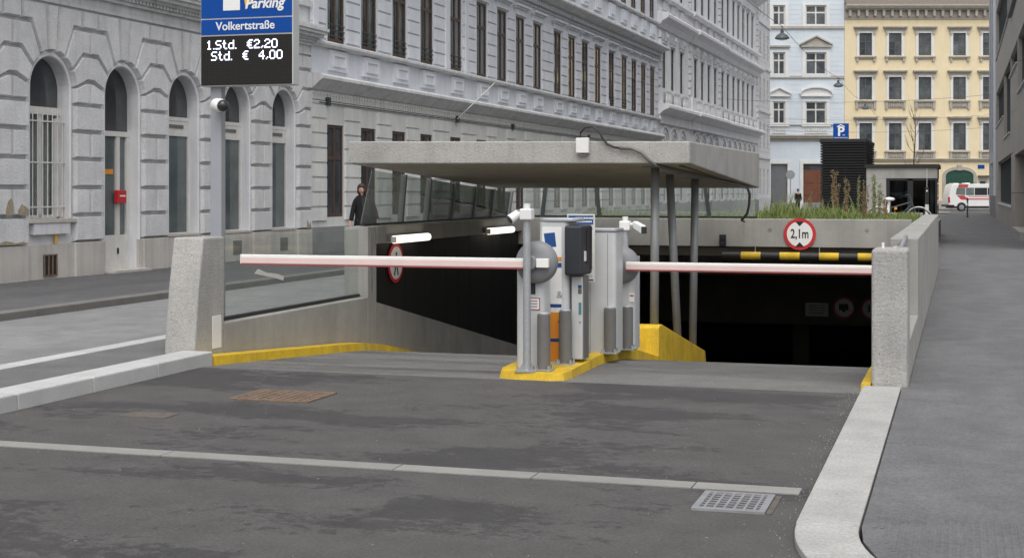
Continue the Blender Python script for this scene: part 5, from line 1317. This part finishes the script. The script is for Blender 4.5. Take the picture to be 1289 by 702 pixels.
# bare sapling behind the kiosk
tr = thing('bare_tree', 'thin leafless young tree standing behind the kiosk roof', 'tree', (-1.95,68,0))
rr = random.Random(11)
M().tube([(0,0,0),(.03,0,1.6),(-.02,.02,3.0),(.05,0,4.2),(.02,0,5.6)], [.05,.04,.03,.018,.005], 7).build('trunk', 'bark', tr)
br_ = M()
for k in range(16):
    z = 2.2+3.0*k/16; a = rr.random()*6.28; l = .35+.7*rr.random()*(1.2-k/20)
    p1 = (.3*l*math.cos(a), .3*l*math.sin(a), z+.35*l); p2 = (.62*l*math.cos(a+.2), .62*l*math.sin(a+.2), z+1.15*l)
    br_.tube([(0,0,z), p1, p2], [.012,.009,.003], 4)
    for q in range(3):
        b = a+rr.uniform(-1,1); br_.tube([p1, (p1[0]+.2*math.cos(b), p1[1]+.2*math.sin(b), p1[2]+.35+.2*q)], [.006,.002], 3)
br_.build('crown', 'bark', tr)

# ================================================================== PEOPLE
def skinned(name, V, Ed, rad, m, parent, sub=2):
    me = bpy.data.meshes.new(name); me.from_pydata(V, Ed, []); me.materials.append(MT[m])
    o = link(name, me, parent); sk_ = o.modifiers.new('skin', 'SKIN')
    for v, r_ in zip(me.skin_vertices[0].data, rad): v.radius = (r_, r_) if not isinstance(r_, tuple) else r_
    me.skin_vertices[0].data[0].use_root = True
    sb = o.modifiers.new('sub', 'SUBSURF'); sb.levels = sub; sb.render_levels = sub; sk_.use_smooth_shade = True
    return o
def ellip(mb, c, r, n=14, k=10):
    o = len(mb.v)
    for j in range(k+1):
        ph = math.pi*j/k
        for i in range(n):
            t = 2*math.pi*i/n; mb.v.append((c[0]+r[0]*math.sin(ph)*math.cos(t), c[1]+r[1]*math.sin(ph)*math.sin(t), c[2]+r[2]*math.cos(ph)))
    for j in range(k):
        for i in range(n): mb.f.append((o+j*n+i, o+j*n+(i+1) % n, o+(j+1)*n+(i+1) % n, o+(j+1)*n+i))
    return mb
pe = thing('person', 'person in a long black coat leaning out beside the glass screen', 'person', (-13.50,31.9,.03), R(25)); pe.scale = (.90,.92,.985)
# body: skin, one continuous surface (pelvis, spine, neck, head, arms with fingers, legs)
V = [(0,0,.95),(.0,0,1.12),(.01,-.01,1.30),(.0,-.01,1.44),(-.035,-.03,1.53),(-.05,-.045,1.60),(-.055,-.055,1.70),(-.05,-.04,1.77),
     (-.19,-.01,1.40),(-.27,-.02,1.16),(-.33,-.05,.92),(-.345,-.07,.84),(-.35,-.08,.77),(.19,-.01,1.41),(.30,.02,1.17),(.36,-.04,.95),(.37,-.06,.86),(.37,-.07,.79),
     (-.10,0,.88),(-.11,-.01,.50),(-.115,.02,.10),(-.12,-.13,.04),(.10,0,.88),(.12,-.01,.50),(.125,.02,.10),(.13,-.13,.04)]
Ed = [(0,1),(1,2),(2,3),(3,4),(4,5),(5,6),(6,7),(3,8),(8,9),(9,10),(10,11),(11,12),(3,13),(13,14),(14,15),(15,16),(16,17),(0,18),(18,19),(19,20),(20,21),(0,22),(22,23),(23,24),(24,25)]
rad = [.14,.12,.14,.10,.05,.06,.085,.06,.06,.045,.032,.038,.03,.06,.045,.032,.038,.03,.085,.06,.042,.04,.085,.06,.042,.04]
skinned('body', V, Ed, rad, 'skin', pe)
for s, hx, hy, hzz in ((-1,-.35,-.085,.775),(1,.37,-.075,.795)):
    f = M()
    for k, (dx, l) in enumerate(((-.022,.07),(-.008,.082),(.007,.078),(.021,.06))): f.tube([(hx+dx,hy-.005*k,hzz),(hx+dx*1.2,hy-.014,hzz-l*.55),(hx+dx*1.1,hy-.008,hzz-l)], [.009,.008,.006], 6)
    f.tube([(hx-s*.025,hy-.015,hzz+.04),(hx-s*.045,hy-.035,hzz+.005),(hx-s*.045,hy-.04,hzz-.025)], [.010,.009,.007], 6)
    f.build('fingers', 'skin', pe, smooth=True)
hd = M(); ellip(hd, (-.055,-.09,1.665), (.07,.065,.095)); hd.tube([(-.055,-.150,1.69),(-.055,-.172,1.655),(-.055,-.155,1.645)], [.010,.014,.008], 6)
hd.build('face', 'skin', pe, smooth=True)
ey = M(); ellip(ey, (-.080,-.149,1.688), (.011,.007,.006), 8, 6); ellip(ey, (-.030,-.149,1.688), (.011,.007,.006), 8, 6); ey.build('eyes', 'blacktext', pe)
M().tube([(-.08,-.150,1.620),(-.055,-.156,1.617),(-.03,-.150,1.620)], .004, 5).build('mouth', 'lips', pe)
hr = M(); ellip(hr, (-.05,-.035,1.705), (.112,.105,.115)); ellip(hr, (-.130,-.05,1.64), (.035,.06,.085)); ellip(hr, (.030,-.05,1.64), (.035,.06,.085)); ellip(hr, (-.05,.03,1.62), (.09,.05,.10)); ellip(hr, (-.055,-.125,1.748), (.072,.04,.03))
hr.build('hair', 'hair', pe, smooth=True)
# coat: sleeves and flared body, open at the neck
ct = skinned('coat_sleeves', [(0,0,1.44),(-.13,0,1.44),(-.20,0,1.39),(-.275,-.01,1.15),(-.33,-.05,.90),(.13,0,1.45),(.21,0,1.40),(.31,.02,1.16),(.36,-.04,.93)], [(0,1),(1,2),(2,3),(3,4),(0,5),(5,6),(6,7),(7,8)], [.12,.10,.085,.07,.065,.10,.085,.07,.065], 'coat', pe)
cb_ = M(); rings = []
for z, rx, ry, cx in ((.55,.40,.28,.13),(.60,.39,.27,.13),(.8,.33,.24,.09),(1.0,.26,.20,.05),(1.2,.215,.17,.01),(1.38,.21,.155,0),(1.47,.13,.12,-.01),(1.53,.085,.085,-.02)):
    rings.append([(cx+rx*math.cos(2*math.pi*k/20)*(1+.04*math.sin(k*2.1)), ry*math.sin(2*math.pi*k/20), z) for k in range(20)])
o_ = 0
for rg_ in rings: cb_.v += rg_
for j in range(len(rings)-1):
    for k in range(20): cb_.f.append((j*20+k, j*20+(k+1) % 20, (j+1)*20+(k+1) % 20, (j+1)*20+k))
cb_.build('coat', 'coat', pe, smooth=True)
M().prism([(-.05,1.30),(.0,1.05),(.04,1.30),(.02,1.48),(-.06,1.48)], -.20, -.165).build('scarf', 'trouser', pe)
skinned('trousers', [(0,0,.92),(-.10,0,.86),(-.11,-.01,.50),(-.115,.02,.12),(.10,0,.86),(.12,-.01,.50),(.125,.02,.12)], [(0,1),(1,2),(2,3),(0,4),(4,5),(5,6)], [.145,.10,.075,.07,.10,.075,.07], 'trouser', pe)
sh_ = M(); ellip(sh_, (-.12,-.06,.04), (.05,.13,.045)); ellip(sh_, (.13,-.06,.04), (.05,.13,.045)); sh_.build('shoes', 'blacktext', pe, smooth=True)
# far pedestrian
pf = thing('person', 'distant pedestrian in dark clothes standing by the round sign back', 'person', (-11.75,112.2,.0), R(40))
V = [(0,0,.95),(0,0,1.2),(0,0,1.44),(0,-.02,1.54),(0,-.03,1.64),(0,-.02,1.75),(-.2,0,1.40),(-.27,0,1.12),(-.25,-.12,.9),(.2,0,1.40),(.27,0,1.12),(.25,-.1,.9),(-.1,0,.86),(-.11,0,.48),(-.11,.02,.05),(-.11,-.12,.04),(.1,0,.86),(.12,.06,.48),(.12,.1,.05),(.12,-.04,.04)]
Ed = [(0,1),(1,2),(2,3),(3,4),(4,5),(2,6),(6,7),(7,8),(2,9),(9,10),(10,11),(0,12),(12,13),(13,14),(14,15),(0,16),(16,17),(17,18),(18,19)]
skinned('body', V, Ed, [.13,.13,.11,.05,.09,.06,.06,.045,.04,.06,.045,.04,.09,.06,.045,.04,.09,.06,.045,.04], 'skin', pf)
skinned('jacket', [(0,0,.85),(0,0,1.2),(0,0,1.45),(-.2,0,1.41),(-.27,0,1.12),(-.25,-.11,.93),(.2,0,1.41),(.27,0,1.12),(.25,-.09,.93)], [(0,1),(1,2),(2,3),(3,4),(4,5),(2,6),(6,7),(7,8)], [.19,.18,.13,.085,.07,.06,.085,.07,.06], 'coat', pf)
skinned('trousers', [(0,0,.92),(-.1,0,.86),(-.11,0,.48),(-.11,.02,.1),(.1,0,.86),(.12,.06,.48),(.12,.1,.1)], [(0,1),(1,2),(2,3),(0,4),(4,5),(5,6)], [.145,.105,.075,.065,.105,.075,.065], 'trouser', pf)
hh = M(); ellip(hh, (0,-.01,1.70), (.10,.105,.10)); hh.build('hair', 'hair', pf, smooth=True)
# grit along the kerb and on the asphalt
gt = M(); rr = random.Random(21)
for i in range(420):
    y = rr.uniform(5.5, 12.3); x = -.78-abs(rr.gauss(0, .07)) if y > 7.2 else None
    if x is None:
        t = R(rr.uniform(180, 240)); q = 2.03+abs(rr.gauss(0, .06)); x, y = 1.24+q*math.cos(t), 7.2+q*math.sin(t)
    if i > 300: x, y = rr.uniform(-6, -1), rr.uniform(5.5, 12)
    c = rr.uniform(.002, .006)
    a = rr.random()*3
    gt.add([(x+c*math.cos(a+k*2.1), y+c*math.sin(a+k*2.1), .001) for k in range(3)]+[(x, y, .002+c)], [(0,1,3),(1,2,3),(2,0,3)])
o = gt.build('gravel', 'grit'); o['kind'] = 'stuff'; o['label'] = 'loose grit along the kerb and on the driveway'
